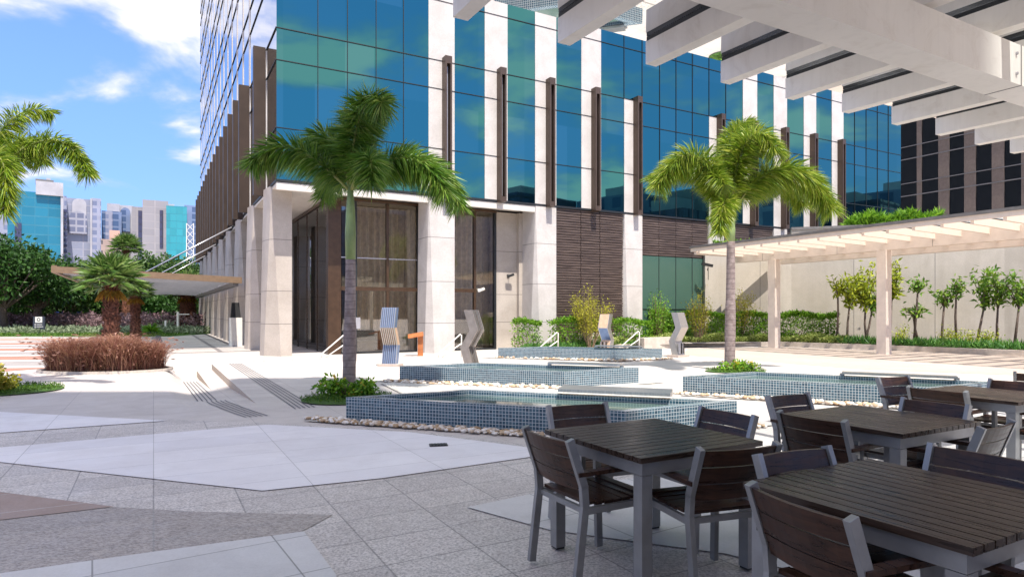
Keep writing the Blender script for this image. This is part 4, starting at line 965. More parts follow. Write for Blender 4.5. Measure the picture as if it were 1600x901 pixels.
foxtail(((1140-800)/1004*Yp, Yp, 0), 'foxtail palm with yellow green fronds behind the right fountain basin', 4.05, .135, .10, 3.3,
        [[(-30, -60, -.1), (-60, -135, -.3), (-120, -35, -.4), 1.1], [(-10, -60, .3), (-55, -110, .6), (-110, -60, .8), 1], [(2, -60, 0), (25, -170, -.1), (55, -85, -.6), 1.15], [(-5, -70, .2), (5, -150, .5), (48, -150, .8), 1],
         [(35, -55, 0), (95, -115, -.1), (152, 0, -.2), 1.1], [(30, -45, .3), (100, -100, .7), (140, -20, 1.0), 1], [(-12, -20, -.5), (-30, -20, -.9), (-40, 40, -1.1), .8], [(-30, -40, .1), (-40, -70, -.3), (-28, -30, -.9), .8]],
        F_palm2, .03, 5, llen=.47, dens=660, pxm=61.6)
Yp = 12.0
foxtail(((-42-800)/1004*Yp, Yp, 0), 'foxtail palm at the far left, only its arching fronds inside the photo', 3.72, .12, .09, 2.3,
        [[(60, -70, 0), (135, -130, 0), (184, -28, -.1), .95], [(45, -60, -.4), (100, -80, -.6), (92, 40, -.7), .95], [(25, -70, .2), (50, -130, .4), (70, -60, .6), 1], [(-40, -60, 0), (-90, -100, 0), (-140, 0, 0)], [(0, -80, .3), (20, -170, .6), (60, -150, 1.0), .9], [(10, -50, -.6), (30, -60, -1.2), (60, 0, -1.6), .9], [(-10, -60, .5), (-50, -110, .9), (-90, -60, 1.5)]],
        F_palm2, .02, 9, llen=.36, dens=480, pxm=83.7)
# planting round the palms
def oval(cx, cy, rx, ry, rot=0, n=28):
    return [(cx+rx*math.cos(a)*math.cos(rot)-ry*math.sin(a)*math.sin(rot), cy+rx*math.cos(a)*math.sin(rot)+ry*math.sin(a)*math.cos(rot)) for a in [2*math.pi*i/n for i in range(n)]]
def palm_bed(cx, cy, rx, ry, rot, bx, by, br, bh, nleaf, labg, labb, seed, mat=F_hedge):
    q = oval(cx, cy, rx, ry, rot); sheet('lawn_patch', q, M_lawn, .02)
    cover('lawn_grass', q, .02, .05, int(2600*rx*ry), .07, .012, foliage_grass, seed, up=2, label=labg, cat='grass')
    t = thing('flower_bush', labb, 'bush', (bx, by, 0)); P, D, C = clumps(0, 0, bh*.5, br, br*.7, bh*.5, 16, nleaf, .18, seed, .4)
    P[:, 2] = np.maximum(P[:, 2], .05); leaf_mesh('foliage', P, D, .085, .045, mat, t)
    r = np.random.default_rng(seed); i = r.integers(0, len(P), 70); Pf = P[i]+r.normal(0, .03, (70, 3)); Pf[:, 2] += .04
    _fl = leaf_mesh('flowers', np.repeat(Pf, 4, 0), r.normal(size=(280, 3)), .04, .035, F_flower, t); tag(_fl, kind='stuff')
    s_ = MB(); rr = random.Random(seed)
    for k in range(10): a = rr.uniform(0, 6.28); s_.tube([(0, 0, 0), (br*.7*math.cos(a), br*.5*math.sin(a), bh*.8)], [.012, .005], 4, False)
    s_.build('stems', M_stem, t)
foliage_grass = foliage('lawn_blades', [(0.04, 0.10, 0.01), (0.09, 0.18, 0.02), (0.15, 0.25, 0.03)], .6, 3.0)
palm_bed(-2.82, 11.0, .76, .72, .3, -2.85, 11.1, .42, .34, 1300, 'oval of short grass around the palm in front of the lobby', 'low leafy bush with yellow flowers at the foot of the lobby palm', 31)
palm_bed(-9.9, 12.1, 1.25, 1.0, .2, -9.75, 11.9, .65, .45, 2200, 'grass patch at the left edge below the flowering bush', 'yellow flowering bush at the left edge of the plaza', 32, F_bamboo)
palm_bed(5.6, 16.1, .75, .5, 0, 5.65, 16.1, .5, .2, 900, 'grass patch behind the right fountain basin', 'low green bush around the foot of the right palm', 33)

# shaggy fan palms
def fan_palm(u, v_base, v_crown, Y, rc, label, seed, tw=.24, parent_z=0, dead=True, trunk_mat=None, spread=1.0, nl=44):
    X = (u-800)/1004*Y; zc = 1.5+(487-v_crown)/1004*Y; rg = np.random.default_rng(seed); r = random.Random(seed)
    t = thing('fan_palm', label, 'palm tree', (X, Y, 0))
    m_ = MB(); K = 22
    m_.tube([(0, 0, zc*k/K) for k in range(K+1)], [tw*(1.15-.25*k/K)*(1+.08*((k*3) % 4-1.5)/1.5) for k in range(K+1)], 12)
    n = 420
    for i in range(n):
        a = r.uniform(0, 6.28); z = r.uniform(.05, zc*.97); rr = tw*(1.05-.2*z/zc); c, s = math.cos(a), math.sin(a)
        m_.bar((rr*c, rr*s, z), ((rr+tw*.42)*c, (rr+tw*.42)*s, z+r.uniform(.02, .12)), .035, .018)
    m_.build('trunk', trunk_mat or M_shag, t)
    def fan(P_, D_, L_, base, d, size, segs=22):
        d = np.array(d)/np.linalg.norm(d); pet = base+d*size*.75
        s = np.cross(d, [0, 0, 1.0]); s = s/np.linalg.norm(s) if np.linalg.norm(s) > .05 else np.array([1., 0, 0])
        for k in range(segs):
            a = (k/(segs-1)-.5)*R(250); v = d*math.cos(a)+s*math.sin(a)+rg.normal(0, .05, 3)
            P_.append(pet); D_.append(v/np.linalg.norm(v)); L_.append(size*rg.uniform(.7, .9)*(1-.25*abs(a)/2.2))
    P_, D_, L_ = [], [], []
    stalks = MB()
    for i in range(nl):
        a = i*2.39996; el = R(80)-R(105)*(i/nl); d = (math.cos(a)*math.cos(el)*spread, math.sin(a)*math.cos(el)*spread, math.sin(el)+.12)
        fan(P_, D_, L_, np.array([0, 0, zc]), d, rc*.80); dd = Vector(d).normalized(); stalks.tube([(0, 0, zc-.05), tuple(Vector((0, 0, zc))+dd*rc*.47)], [.015, .01], 4, False)
    o = ribbon_leaves('fan_leaves', P_, D_, L_, .05*rc/.8, F_fan, t, .18); stalks.build('stalks', M_rachis, o)
    if dead:
        P_, D_, L_ = [], [], []
        for i in range(14):
            a = i*2.39996; d = (math.cos(a)*.8, math.sin(a)*.8, -.75); fan(P_, D_, L_, np.array([0, 0, zc-.1]), d, rc*.42, 16)
        ribbon_leaves('dry_leaves', P_, D_, L_, .05*rc/.8, F_dead, t, .4)
    return t
fan_palm(174, 555, 440, 19.0, .88, 'shaggy trunked fan palm rising from the reddish grass', 1, .185)
fan_palm(212, 520, 458, 30.0, .8, 'second fan palm half hidden behind the first, nearer the canopy', 2, .18)
fan_palm(293, 512, 455, 50.0, 1.6, 'fan palm with a stout trunk under the canopy beside the building', 3, .55)
fan_palm(197, 512, 388, 58.0, 1.35, 'tall feathery palm standing above the trees before the skyline', 4, .3, dead=False)

# reddish fountain grass
bushc = G(160, 583); bx_, by_ = -10.35, 16.4
q = oval(bx_, by_, 1.5, .92, .05); sheet('bed_kerb', oval(bx_, by_, 1.57, .99, .05), M_curb, .05); sheet('grass_bed', q, M_soil, .056)
km = MB(); ov = oval(bx_, by_, 1.6, 1.02, .05, 40); ov2 = oval(bx_, by_, 1.5, .92, .05, 40)
for i in range(40): j = (i+1) % 40; km.hexa([(*ov[i], 0), (*ov[j], 0), (*ov2[j], 0), (*ov2[i], 0)], [(*ov[i], .06), (*ov[j], .06), (*ov2[j], .06), (*ov2[i], .06)])
tag(km.build('bed_kerb', M_curb), kind='structure')
def blades(name, P, n_per, hmin, hmax, spread, wd, mat, seed, plume=None, parent=None):
    r = np.random.default_rng(seed); V = []; F_ = []; PV = []; PF = []; b = 0; pb_ = 0
    for (x, y) in P:
        for k in range(n_per):
            a = r.uniform(0, 6.28); h = r.uniform(hmin, hmax)*(1.12-.42*((x-bx_)/1.4)**4+.16*math.sin(x*5.3+y*3)+.1*math.sin(x*11)); o = spread*r.uniform(.2, 1)*h; c, s = math.cos(a), math.sin(a)
            px = -s*wd/2; py = c*wd/2; ox, oy = x+r.normal(0, .05), y+r.normal(0, .05); prev = None
            for i, (t, w_) in enumerate(((0, 1), (.4, 1), (.75, .7), (1, .08))):
                rr = o*t**1.8; z = h*(t-.38*t**3*spread); V += [(ox+c*rr-px*w_, oy+s*rr-py*w_, z), (ox+c*rr+px*w_, oy+s*rr+py*w_, z)]
                if i: F_.append((b+2*i-2, b+2*i-1, b+2*i+1, b+2*i))
            b += 8
            if plume is not None and r.uniform() < .03:
                cx, cy, cz_ = V[-2]; 
                for q_ in range(3):
                    d = np.array([c*.8, s*.8, .15-.2*q_])+r.normal(0, .12, 3); d /= np.linalg.norm(d); L_ = r.uniform(.09, .15); sx = np.cross(d, [0, 0, 1])*.016
                    if q_ == 1: sx = np.array([0, 0, .016])
                    e = np.array([cx, cy, cz_]); PV += [tuple(e), tuple(e+d*L_*.5+sx), tuple(e+d*L_), tuple(e+d*L_*.5-sx)]; PF.append((pb_, pb_+1, pb_+2, pb_+3)); pb_ += 4
    me = bpy.data.meshes.new(name); me.from_pydata(V, [], F_); me.materials.append(mat); me.update(); o = bpy.data.objects.new(name, me); COL.objects.link(o)
    if parent: o.parent = parent
    if PV:
        me = bpy.data.meshes.new('plumes'); me.from_pydata(PV, [], PF); me.materials.append(plume); me.update(); o2 = bpy.data.objects.new('plumes', me); COL.objects.link(o2); o2.parent = parent or o
    return o
tgr = thing('red_fountain_grass', 'bed of reddish brown plumed fountain grass around the shaggy fan palm', 'ornamental grass', (0, 0, 0))
blades('grass_blades', scatter_poly(oval(bx_, by_, 1.3, .78, .05), 420, 4), 80, .25, 1.08, .85, .009, F_red, 8, F_plume, tgr)

# ------------------------------------------------------------------ furniture
def make_table():
    t = thing('dining_table', 'x', 'table', (0, 0, 0), 0, 'slatted dining tables under the pergola'); hw, hd = .455, .465
    s_ = MB(); n = 13; p = 2*hd/n
    for i in range(n): y = -hd+i*p; s_.box(-hw, hw, y+.0045, y+p-.0045, .712, .74)
    s_.build('tabletop', M_wood2, t, bevel=.002)
    f = MB(); f.box(-hw+.03, hw-.03, -hd+.03, -hd+.065, .64, .711); f.box(-hw+.03, hw-.03, hd-.065, hd-.03, .64, .711)
    f.box(-hw+.03, -hw+.065, -hd+.065, hd-.065, .64, .711); f.box(hw-.065, hw-.03, -hd+.065, hd-.065, .64, .711); f.build('apron', M_alu, t, bevel=.002)
    for sx in (-1, 1):
        for sy in (-1, 1):
            l = MB(); cx, cy = sx*(hw-.062), sy*(hd-.062); l.box(cx-.034, cx+.034, cy-.034, cy+.034, .012, .638)
            o = l.build('leg', M_alu, t, bevel=.003); k = MB(); k.box(cx-.03, cx+.03, cy-.03, cy+.03, 0, .012); k.build('foot', M_dark, o)
    return t
def make_chair():
    t = thing('dining_chair', 'x', 'chair', (0, 0, 0), 0, 'slatted armchairs around the dining tables')
    W2 = .232
    for sx in (-1, 1):
        l = MB(); l.bar((sx*W2, -.29, .008), (sx*W2, -.235, .45), .030, .045, (0, 1, 0)); l.bar((sx*W2, -.235, .44), (sx*W2, -.245, .56), .030, .045, (0, 1, 0)); l.bar((sx*W2, -.240, .545), (sx*W2, -.335, .81), .030, .045, (0, 1, 0)); o = l.build('rear_leg', M_alu, t, bevel=.002)
        l = MB(); l.bar((sx*W2, .205, .008), (sx*W2, .19, .61), .030, .045, (0, 1, 0)); l.build('front_leg', M_alu, t, bevel=.002)
        l = MB(); l.box(sx*W2-.024, sx*W2+.024, -.285, .235, .61, .632); l.build('armrest', M_wood, t, bevel=.004)
        l = MB(); l.box(sx*W2-.013, sx*W2+.013, -.225, .185, .40, .435); l.build('side_rail', M_alu, t)
    for y in (.165, -.235):
        l = MB(); l.box(-W2+.016, W2-.016, y, y+.025, .40, .43); l.build('cross_rail', M_alu, t)
    s_ = MB(); n = 7; y0 = -.215; p = .435/n
    for i in range(n):
        a, b = y0+i*p+.003, y0+(i+1)*p-.003; z = .437+.012*((i-3)/3)**2-(.006)
        s_.box(-W2+.018, W2-.018, a, b, z, z+.018)
    s_.build('seat', M_wood, t, bevel=.002)
    s_ = MB(); K = 8
    for i in range(3):
        z0 = .525+i*.0925; z1 = z0+.087
        for j in range(K):
            def pt(k, z, th):
                x = -W2+.016+(2*W2-.032)*k/K; c = .028*(1-(2*k/K-1)**2); y = -.245-(z-.545)*.36-c+th; return (x, y, z)
            lo = [pt(j, z0, -.010), pt(j+1, z0, -.010), pt(j+1, z0, .010), pt(j, z0, .010)]; hi = [pt(j, z1, -.010), pt(j+1, z1, -.010), pt(j+1, z1, .010), pt(j, z1, .010)]
            s_.hexa(lo, hi)
    s_.build('backrest', M_wood, t)
    return t
T0 = make_table(); C0 = make_chair()
tabs = [((.83, 3.90), 0, 'dining table nearest the fountain, leftmost of the tables'), ((1.64, 2.655), 90, 'foreground dining table at the lower right corner'),
        ((2.57, 4.55), 90, 'middle dining table behind the foreground one'), ((4.37, 5.94), 90, 'farthest dining table at the right edge, before the right basin')]
for i, ((x, y), dg, lab) in enumerate(tabs):
    o = T0 if i == 0 else copy_tree(T0); o.location = (x, y, .013); o.rotation_euler.z = ANG+R(dg); o['label'] = lab
# backrest top centre, facing direction in degrees
fa = math.degrees(ANG)
def face(a): return R(a)      # direction the sitter looks, as an angle from +x
chs = [((.19, 3.60), fa+0, 'armchair at the near left side of the leftmost table, its back to the plaza'),
       ((1.157, 3.26), fa+79, 'armchair at the near right side of the leftmost table, overlapping the middle table'),
       ((.48, 4.74), fa-98, 'armchair on the fountain side of the leftmost table, far left'),
       ((1.48, 4.41), fa+180, 'armchair on the far right side of the leftmost table'),
       ((1.95, 4.20), fa+2, 'armchair at the near left side of the middle table'),
       ((2.27, 5.30), fa-92, 'armchair behind the middle table on its fountain side'),
       ((3.22, 4.89), fa+180, 'reddish backed armchair on the far right side of the middle table'),
       ((2.95, 3.90), fa+95, 'armchair with a paler sunlit back turned to the right side of the middle table'),
       ((1.03, 2.33), fa-8, 'largest armchair in the foreground with its back to the viewer'),
       ((1.38, 3.16), fa-95, 'armchair half hidden behind the left corner of the foreground table'),
       ((2.28, 3.11), fa+180, 'armchair with a wide dark back on the far side of the foreground table'),
       ((2.02, 1.98), fa+90, 'armchair under the bottom right corner of the photo'),
       ((3.75, 5.68), fa+2, 'armchair at the near left side of the farthest table'),
       ((4.00, 6.76), fa-95, 'brown backed armchair beside the right fountain basin, behind the farthest table'),
       ((4.98, 6.33), fa+180, 'armchair on the far side of the farthest table'),
       ((4.78, 5.20), fa+90, 'armchair at the near side of the farthest table, cut by the photo edge'),
       ((5.85, 7.10), fa+20, 'lone armchair at the extreme right edge beyond the tables')]
for i, ((x, y), dg, lab) in enumerate(chs):
    a = R(dg); d = Vector((math.cos(a), math.sin(a))); o = C0 if i == 0 else copy_tree(C0)
    p = Vector((x, y))+d*.335; o.location = (p.x, p.y, .013); o.rotation_euler.z = a-R(90); o['label'] = lab

# ------------------------------------------------------------------ sculptures, rails, lectern
M_sc_blue_refl = simple('painted_blue_reflection', (0.16, 0.24, 0.42), 0.3, 0.5)  # sky reflected in the steel, put into the colour
M_sc_tan_refl = simple('painted_tan_reflection', (0.62, 0.42, 0.28), 0.45, 0.2)  # brown surroundings reflected in the steel, put into the colour
def sculpture(u, Y, Hs, rot, label, kind, zb=0):
    X = (u-800)/1004*Y; t = thing('zigzag_sculpture', label, 'sculpture', (X, Y, 0), rot, 'zigzag metal sculptures around the fountains')
    m_ = MB(); m_.box(-.30, .30, -.22, .22, 0, .07); m_.build('plinth', M_pink, t, bevel=.01)
    prof = [(0, .07), (.13, .36*Hs), (-.14, .66*Hs), (.03, Hs)]   # (y, z) zigzag
    dep = .24
    def plate(x0, x1, inset=0.0, name='lamella', mat=M_steel):
        m_ = MB()
        for i in range(3):
            m_.cur = (1 if i == 1 else 0) if isinstance(mat, list) else 0
            (ya, za), (yb, zb_) = prof[i], prof[i+1]
            lo = [(x0, ya-dep/2+inset, za), (x1, ya-dep/2+inset, za), (x1, ya+dep/2, za), (x0, ya+dep/2, za)]
            hi = [(x0, yb-dep/2+inset, zb_), (x1, yb-dep/2+inset, zb_), (x1, yb+dep/2, zb_), (x0, yb+dep/2, zb_)]
            m_.hexa(lo, hi)
        return m_.build(name, mat, t)
    if kind == 'slat':
        for k in range(8): plate(-.21+k*.054, -.21+k*.054+.02)
        plate(-.205, .19, .06, 'core', [M_sc_blue_refl, M_sc_tan_refl])
    elif kind == 'wave':
        for k in range(9): plate(-.22+k*.05, -.22+k*.05+.028, .03*math.sin(k*.8), 'lamella', M_steel if k % 2 else simple('grey_lamella', (0.30, 0.26, 0.23), .4, .6))
    else:
        plate(-.19, .19, 0, 'body')
        if u < 1000: plate(-.17, .17, -.004, 'face', [M_sc_tan_refl, M_sc_blue_refl])
        for k in range(4): m_ = MB(); m_.box(-.14+k*.07, -.12+k*.07, -.18, -.11, .12, .32*Hs); m_.build('groove', M_dark if k % 2 else M_slit, t)
sculpture(610, 17.75, 1.62, R(-8), 'slatted zigzag sculpture with painted blue and tan reflections in front of the lobby glass', 'slat')
sculpture(738, 17.2, 1.55, R(68), 'curved steel zigzag sculpture in profile behind the second fountain basin', 'wave')
sculpture(947, 22.6, 1.42, R(-35), 'small zigzag sculpture behind the farthest basin in front of the yellow shrub', 'solid')
sculpture(1060, 21.4, 1.48, R(38), 'weathered zigzag sculpture alone on the paving left of the right palm', 'solid')
def handrail(u, Y, rot, label, Hh=.78, Lh=.75):
    X = (u-800)/1004*Y; t = thing('handrail', label, 'handrail', (X, Y, 0), rot, 'white tubular handrails'); m_ = MB()
    m_.tube([(-Lh, 0, .0), (-Lh-.02, 0, .12), (-.03, 0, Hh-.02), (0, 0, Hh-.05), (0, 0, 0)], .022, 8); m_.build('top_rail', M_whitesteel, t, smooth=True)
    m_ = MB(); m_.tube([(-Lh+.1, 0, -.0), (0, 0, Hh*.58)], .02, 8); m_.build('lower_rail', M_whitesteel, t, smooth=True)
handrail(540, 21.2, R(15), 'white handrail beside the palm trunk in front of the lobby')
handrail(721, 21.3, R(10), 'white handrail between the second pillar and the curved sculpture')
handrail(872, 23.3, R(0), 'white handrail behind the farthest basin, left of the yellow shrub')
handrail(999, 24.6, R(0), 'white handrail right of the small sculpture by the low wall')
X = (655-800)/1004*21.9; t = thing('orange_lectern', 'orange rusted steel lectern sign beside the lobby pillar', 'lectern', (X, 21.9, 0), R(10))
m_ = MB(); m_.box(-.05, .13, -.09, .09, 0, .72); m_.build('post', M_rust, t, bevel=.005)
m_ = MB(); m_.hexa([(-.38, -.22, .60), (.14, -.22, .68), (.14, .2, .78), (-.38, .2, .70)], [(-.38, -.22, .63), (.14, -.22, .72), (.14, .2, .82), (-.38, .2, .73)]); m_.build('reading_board', M_rust, t)

# ------------------------------------------------------------------ left background
cover('silver_ground_cover', [(-48, 42), (-20.5, 42), (-20.5, 47.5), (-48, 47.5)], 0, .45, 15000, .26, .10, F_silver, 51, label='silvery green ground cover in front of the pink shrubs', cat='ground cover')
cover('pink_shrubs', [(-52, 48), (-20, 48), (-20, 54), (-52, 54)], .1, 1.35, 16000, .30, .10, F_pink, 52, label='long bed of dusty pink shrubs behind the drive', cat='shrubs')
cover('verge_grass', [(-60, 39), (-21, 39), (-21, 42), (-60, 42)], 0, .1, 7000, .2, .05, foliage_grass, 53, label='strip of mown grass between the drive and the ground cover', cat='grass')
sheet('lawn', [(-200, 38.6), (-20.6, 38.6), (-20.6, 160), (-200, 160)], M_lawn, .012)
sheet('lawn', oval(-36.5, 41, 5.2, 2.4, .1), M_lawn, .02)
for i, (u, Y, s, lab) in enumerate(((255, 49, 1.1, 'silver blue agave like plant under the canopy, left one'), (262, 46, .9, 'silver fan leaved plant under the canopy in front of the shrubs'), (16, 50, 1.3, 'silvery spiky plant at the left among the trunks'), (80, 50, 1.0, 'pale spiky plant behind the sign'), (236, 41, .8, 'low green leafy plant at the corner of the side walk'))):
    X = (u-800)/1004*Y; t = thing('spiky_plant', lab, 'plant', (X, Y, 0), 0, 'spiky plants in the left beds'); P_, D_, L_ = [], [], []
    rg = np.random.default_rng(i)
    for k in range(90): d = rg.normal(size=3); d[2] = abs(d[2])*.9+.1; P_.append((0, 0, .25)); D_.append(d/np.linalg.norm(d)); L_.append(s*rg.uniform(.8, 1.2))
    ribbon_leaves('leaves', P_, D_, L_, .09, F_silver if i < 4 else F_hedge, t, .25)
    m_ = MB(); m_.tube([(0, 0, 0), (0, 0, .3)], .09, 8); m_.build('stem', M_bark, t)
def bg_tree(u, v_top, Y, hw, label, mat, seed, n=5200, zlow=None, cl=40, lf=.36, trunk_r=.2, group='trees behind the left drive'):
    X = (u-800)/1004*Y; v_top += 13 if Y > 52 else 6; top = 1.5+(487-v_top)/1004*Y; zl_ = zlow if zlow is not None else top*.3
    t = thing('broadleaf_tree', label, 'tree', (X, Y, 0), 0, group); r = random.Random(seed); cz_ = (top+zl_)/2
    m_ = MB(); m_.tube([(0, 0, 0), (r.uniform(-.2, .2), 0, zl_), (0, 0, cz_)], [trunk_r*1.2, trunk_r, trunk_r*.6], 9); m_.build('trunk', M_bark, t, smooth=True)
    P, D, C = clumps(0, 0, cz_, hw, hw*.8, (top-zl_)/2, cl, n, hw*.30, seed, .5)
    m_ = MB()
    for c in C[:14]: m_.tube([(0, 0, zl_*.9), tuple((np.array([0, 0, zl_])+c)/2+np.array([0, 0, -.2])), tuple(c)], [trunk_r*.5, trunk_r*.3, .03], 5, False)
    m_.build('branches', M_bark, t)
    leaf_mesh('crown', P, D, lf, lf*.5, mat, t)
tl = [(8, 374, 46, 4.2, 'broad dark tree at the far left above the drive', F_dark), (60, 384, 49, 3.4, 'rounded dark tree left of the canopy end', F_dark), (105, 398, 54, 3.2, 'dark tree above the left tip of the canopy', F_dark2),
      (-40, 380, 50, 4.4, 'dark tree cut by the left edge of the photo', F_dark), (40, 400, 58, 4.0, 'tree in the second row behind the far left trees', F_dark2), (140, 405, 62, 4.0, 'tree partly hidden by the near fan palm', F_dark2),
      (165, 402, 66, 3.6, 'dark tree behind the crown of the near fan palm', F_dark2), (190, 398, 66, 3.8, 'tree below the tall feathery palm', F_dark2), (222, 388, 66, 3.8, 'tree left of the first tie rod behind the canopy', F_dark2),
      (248, 390, 68, 3.6, 'tree crossed by the tie rods behind the canopy', F_dark2), (275, 396, 70, 3.6, 'tree below the teal block behind the canopy', F_dark2), (300, 398, 74, 4.2, 'tree next to the corner of the glass office building', F_dark2),
      (80, 430, 60, 3.6, 'low leafy tree behind the pink shrubs', F_dark2), (120, 440, 60, 3.4, 'low leafy tree under the canopy tip', F_dark2), (232, 440, 62, 3.6, 'low dark tree beneath the canopy glass', F_dark), (265, 438, 62, 3.4, 'low dark tree beneath the canopy near the stout fan palm', F_dark), (20, 430, 62, 4.2, 'low dense tree behind the far left trunks', F_dark), (180, 440, 62, 3.8, 'low dense tree behind the shaggy palm trunk', F_dark), (300, 440, 64, 3.2, 'low dark tree beside the building corner', F_dark)]
for i, (u, vt, Y, hw, lab, mt) in enumerate(tl): bg_tree(u, vt, Y, hw, lab, mt, 100+i, zlow=.9 if vt > 425 else None)
# a thin line of trees far away closes the horizon
rr_ = np.random.default_rng(77); Pn = []
for k in range(34):
    x = -150+k*8+rr_.uniform(-2, 2); y = 120+rr_.uniform(-8, 8); P, D, C = clumps(x, y, 4.5, 5.5, 4, 4.2, 22, 900, 1.5, 300+k); Pn.append(P)
Pn = np.concatenate(Pn); o = leaf_mesh('distant_tree_line', Pn, rr_.normal(size=Pn.shape), .9, .5, F_dark); tag(o, 'far off dark tree belt below the skyline', 'trees', kind='stuff')

# sign
X = (61.5-800)/1004*44; t = thing('direction_sign', 'small dark direction sign with a white emblem panel in the ground cover', 'sign', (X, 43.0, 0), R(5))
X = (61.5-800)/1004*43; t.location.x = X
m_ = MB(); m_.box(-.36, .36, -.06, .06, 0, 1.18); m_.build('sign_board', simple('charcoal_sign', (0.035, 0.04, 0.055), .4), t, bevel=.01)
m_ = MB(); m_.box(-.22, .22, -.075, -.061, .78, 1.17); wp = m_.build('emblem_panel', M_whitesteel, t)
m_ = MB()
for k in range(16):
    a0, a1 = 2*math.pi*k/16, 2*math.pi*(k+1)/16
    m_.quad(*[(r0*math.cos(a), -.080, .98+r0*math.sin(a)) for r0, a in ((.07, a0), (.12, a0), (.12, a1), (.07, a1))])
m_.build('emblem', M_dark, wp)
m_ = MB()
for k, (z, l) in enumerate(((.62, .36), (.48, .42), (.34, .22))): m_.box(-.26, -.19, -.068, -.0605, z, z+.06); m_.box(-.14, -.14+l, -.068, -.0605, z+.01, z+.045)
m_.build('marks', M_whitesteel, t)
# posts by the side walk
for u, v, lab in ((259, 512, 'short white post at the corner of the side walk'), (278, 512, 'taller white post nearer the building beside the side walk')):
    Y = 1506/(v-487); X = (u-800)/1004*Y; Y = min(Y, 45); X = (u-800)/1004*Y; m_ = MB(); hh = .9 if u < 270 else 1.5; m_.box(-.06, .06, -.06, .06, 0, hh); m_.box(-.02, .8 if u > 270 else .06, -.02, .02, hh-.2, hh-.14)
    tag(m_.build('white_post', M_whitesteel, None, (X, Y, 0)), lab, 'post')
# blue parked car
M_car = simple('blue_car_paint', (0.02, 0.05, 0.35), .25, .3); X = (110-800)/1004*58
t = thing('parked_car', 'blue parked car glimpsed above the pink shrubs', 'car', (X, 58, 0), R(4))
m_ = MB(); prof = [(-2.1, .35), (2.1, .35), (2.15, .75), (1.4, .92), (-1.5, .98), (-2.15, .85)]
m_.hexa([(x, -.85, z) for x, z in prof], [(x, .85, z) for x, z in prof]); m_.build('body', M_car, t, bevel=.06)
m_ = MB(); prof = [(-1.45, .96), (1.15, .92), (.55, 1.42), (-.85, 1.46)]
m_.hexa([(x, -.74, z) for x, z in prof], [(x*.98, .74, z) for x, z in prof]); m_.build('cabin', M_dark, t, bevel=.05)
m_ = MB(); m_.box(-.85, .55, -.72, .72, 1.43, 1.49); m_.build('roof', M_car, t)
for x in (-1.35, 1.35):
    for y in (-.86, .86): m_ = MB(); m_.tube([(x, y-.1, .32), (x, y+.1, .32)], .32, 16); m_.build('wheel', M_dark, t)

# ------------------------------------------------------------------ skyline
def sky_block(name, label, u0, u1, v0, Y, dep, mat, extra=None, side=None, v1=None, rot=0, cat='building'):
    X0 = (u0-800)/1004*Y; X1 = (u1-800)/1004*Y; Ht = 1.5+(487-v0)/1004*Y
    rot = math.atan2(-(X0+X1)/2, Y)*.97; cs = math.cos(rot); t = thing(name, label, cat, ((X0+X1)/2, Y, 0), rot); hw = (X1-X0)/2*cs
    m_ = MB(); m_.box(-hw, hw, 0, dep, 0, Ht); m_.build('tower_block', mat, t)
    def sub(nm, ua, ub, va, vb, mt, d0=-.3, d1=.0):
        xa = (ua-800)/1004*Y-(X0+X1)/2; xb = (ub-800)/1004*Y-(X0+X1)/2; za = 1.5+(487-va)/1004*Y; zb = 1.5+(487-vb)/1004*Y
        q = MB(); q.box(xa*cs, xb*cs, d0, d1, zb, za); return q.build(nm, mt, t)
    return t, sub
M_bt = windows_mat('teal_curtain_wall', (0.04, 0.17, 0.24), (0.02, 0.15, 0.23), 4, 3.4, .96, .88, .12, .3, .0)
M_bw = windows_mat('pale_tower_wall', (0.30, 0.30, 0.36), (0.24, 0.25, 0.32), 6, 3.2, .92, .9)
M_bl = windows_mat('lavender_tower_wall', (0.28, 0.29, 0.38), (0.18, 0.20, 0.30), 3, 3.2, .6, .6)
M_bb = windows_mat('blue_tower_wall', (0.15, 0.20, 0.33), (0.06, 0.10, 0.20), 5, 3.2, .55, .75, .1)
M_bp = windows_mat('pink_block_wall', (0.33, 0.24, 0.21), (0.12, 0.10, 0.10), 4, 3.2, .45, .4)
M_bbe = windows_mat('beige_tower_wall', (0.31, 0.28, 0.29), (0.27, 0.25, 0.265), 8, 3.2, .95, .93)
M_bs = windows_mat('strip_window', (0.03, 0.03, 0.06), (0.05, 0.05, 0.10), 3, 3.2, .8, .8, .1)
M_bgl = windows_mat('turquoise_curtain_wall', (0.03, 0.19, 0.24), (0.03, 0.24, 0.29), 2.5, 3.2, .95, .92, .12, .3, .0)
M_conc = simple('pale_concrete', (0.36, 0.35, 0.38), .7, nscale=.2)
sky_block('city_building', 'pale lavender slab at the left edge of the skyline', -60, 12, 300, 260, 30, M_bl)
t, sub = sky_block('city_building', 'large teal glass building with a white roof frame at the left', 13, 97, 300, 240, 45, M_bt)
sub('roof_frame', 56, 99, 283, 304, M_conc, -1.5, -.05); sub('corner_pier', 95, 99, 303, 430, M_conc, -1.2, -.05); sub('roof_deck', 55, 84, 277, 284, M_grey, 3, 30); sub('left_band', 24, 34, 350, 430, M_bs, -.4, -.02); sub('roof_plant', 72, 79, 273, 277, M_conc, 5, 12)
t, sub = sky_block('city_building', 'narrow tower with stacked balconies right of the teal building', 97, 104, 306, 262, 20, M_bl)
for k in range(12): sub('balcony', 98, 105, 328+k*9, 332+k*9, M_bs, -1.5, -.05)
t, sub = sky_block('city_building', 'lavender tower with a tall arched niche', 104, 158, 311, 280, 40, M_bw)
X_ = lambda u, Y: (u-800)/1004*Y
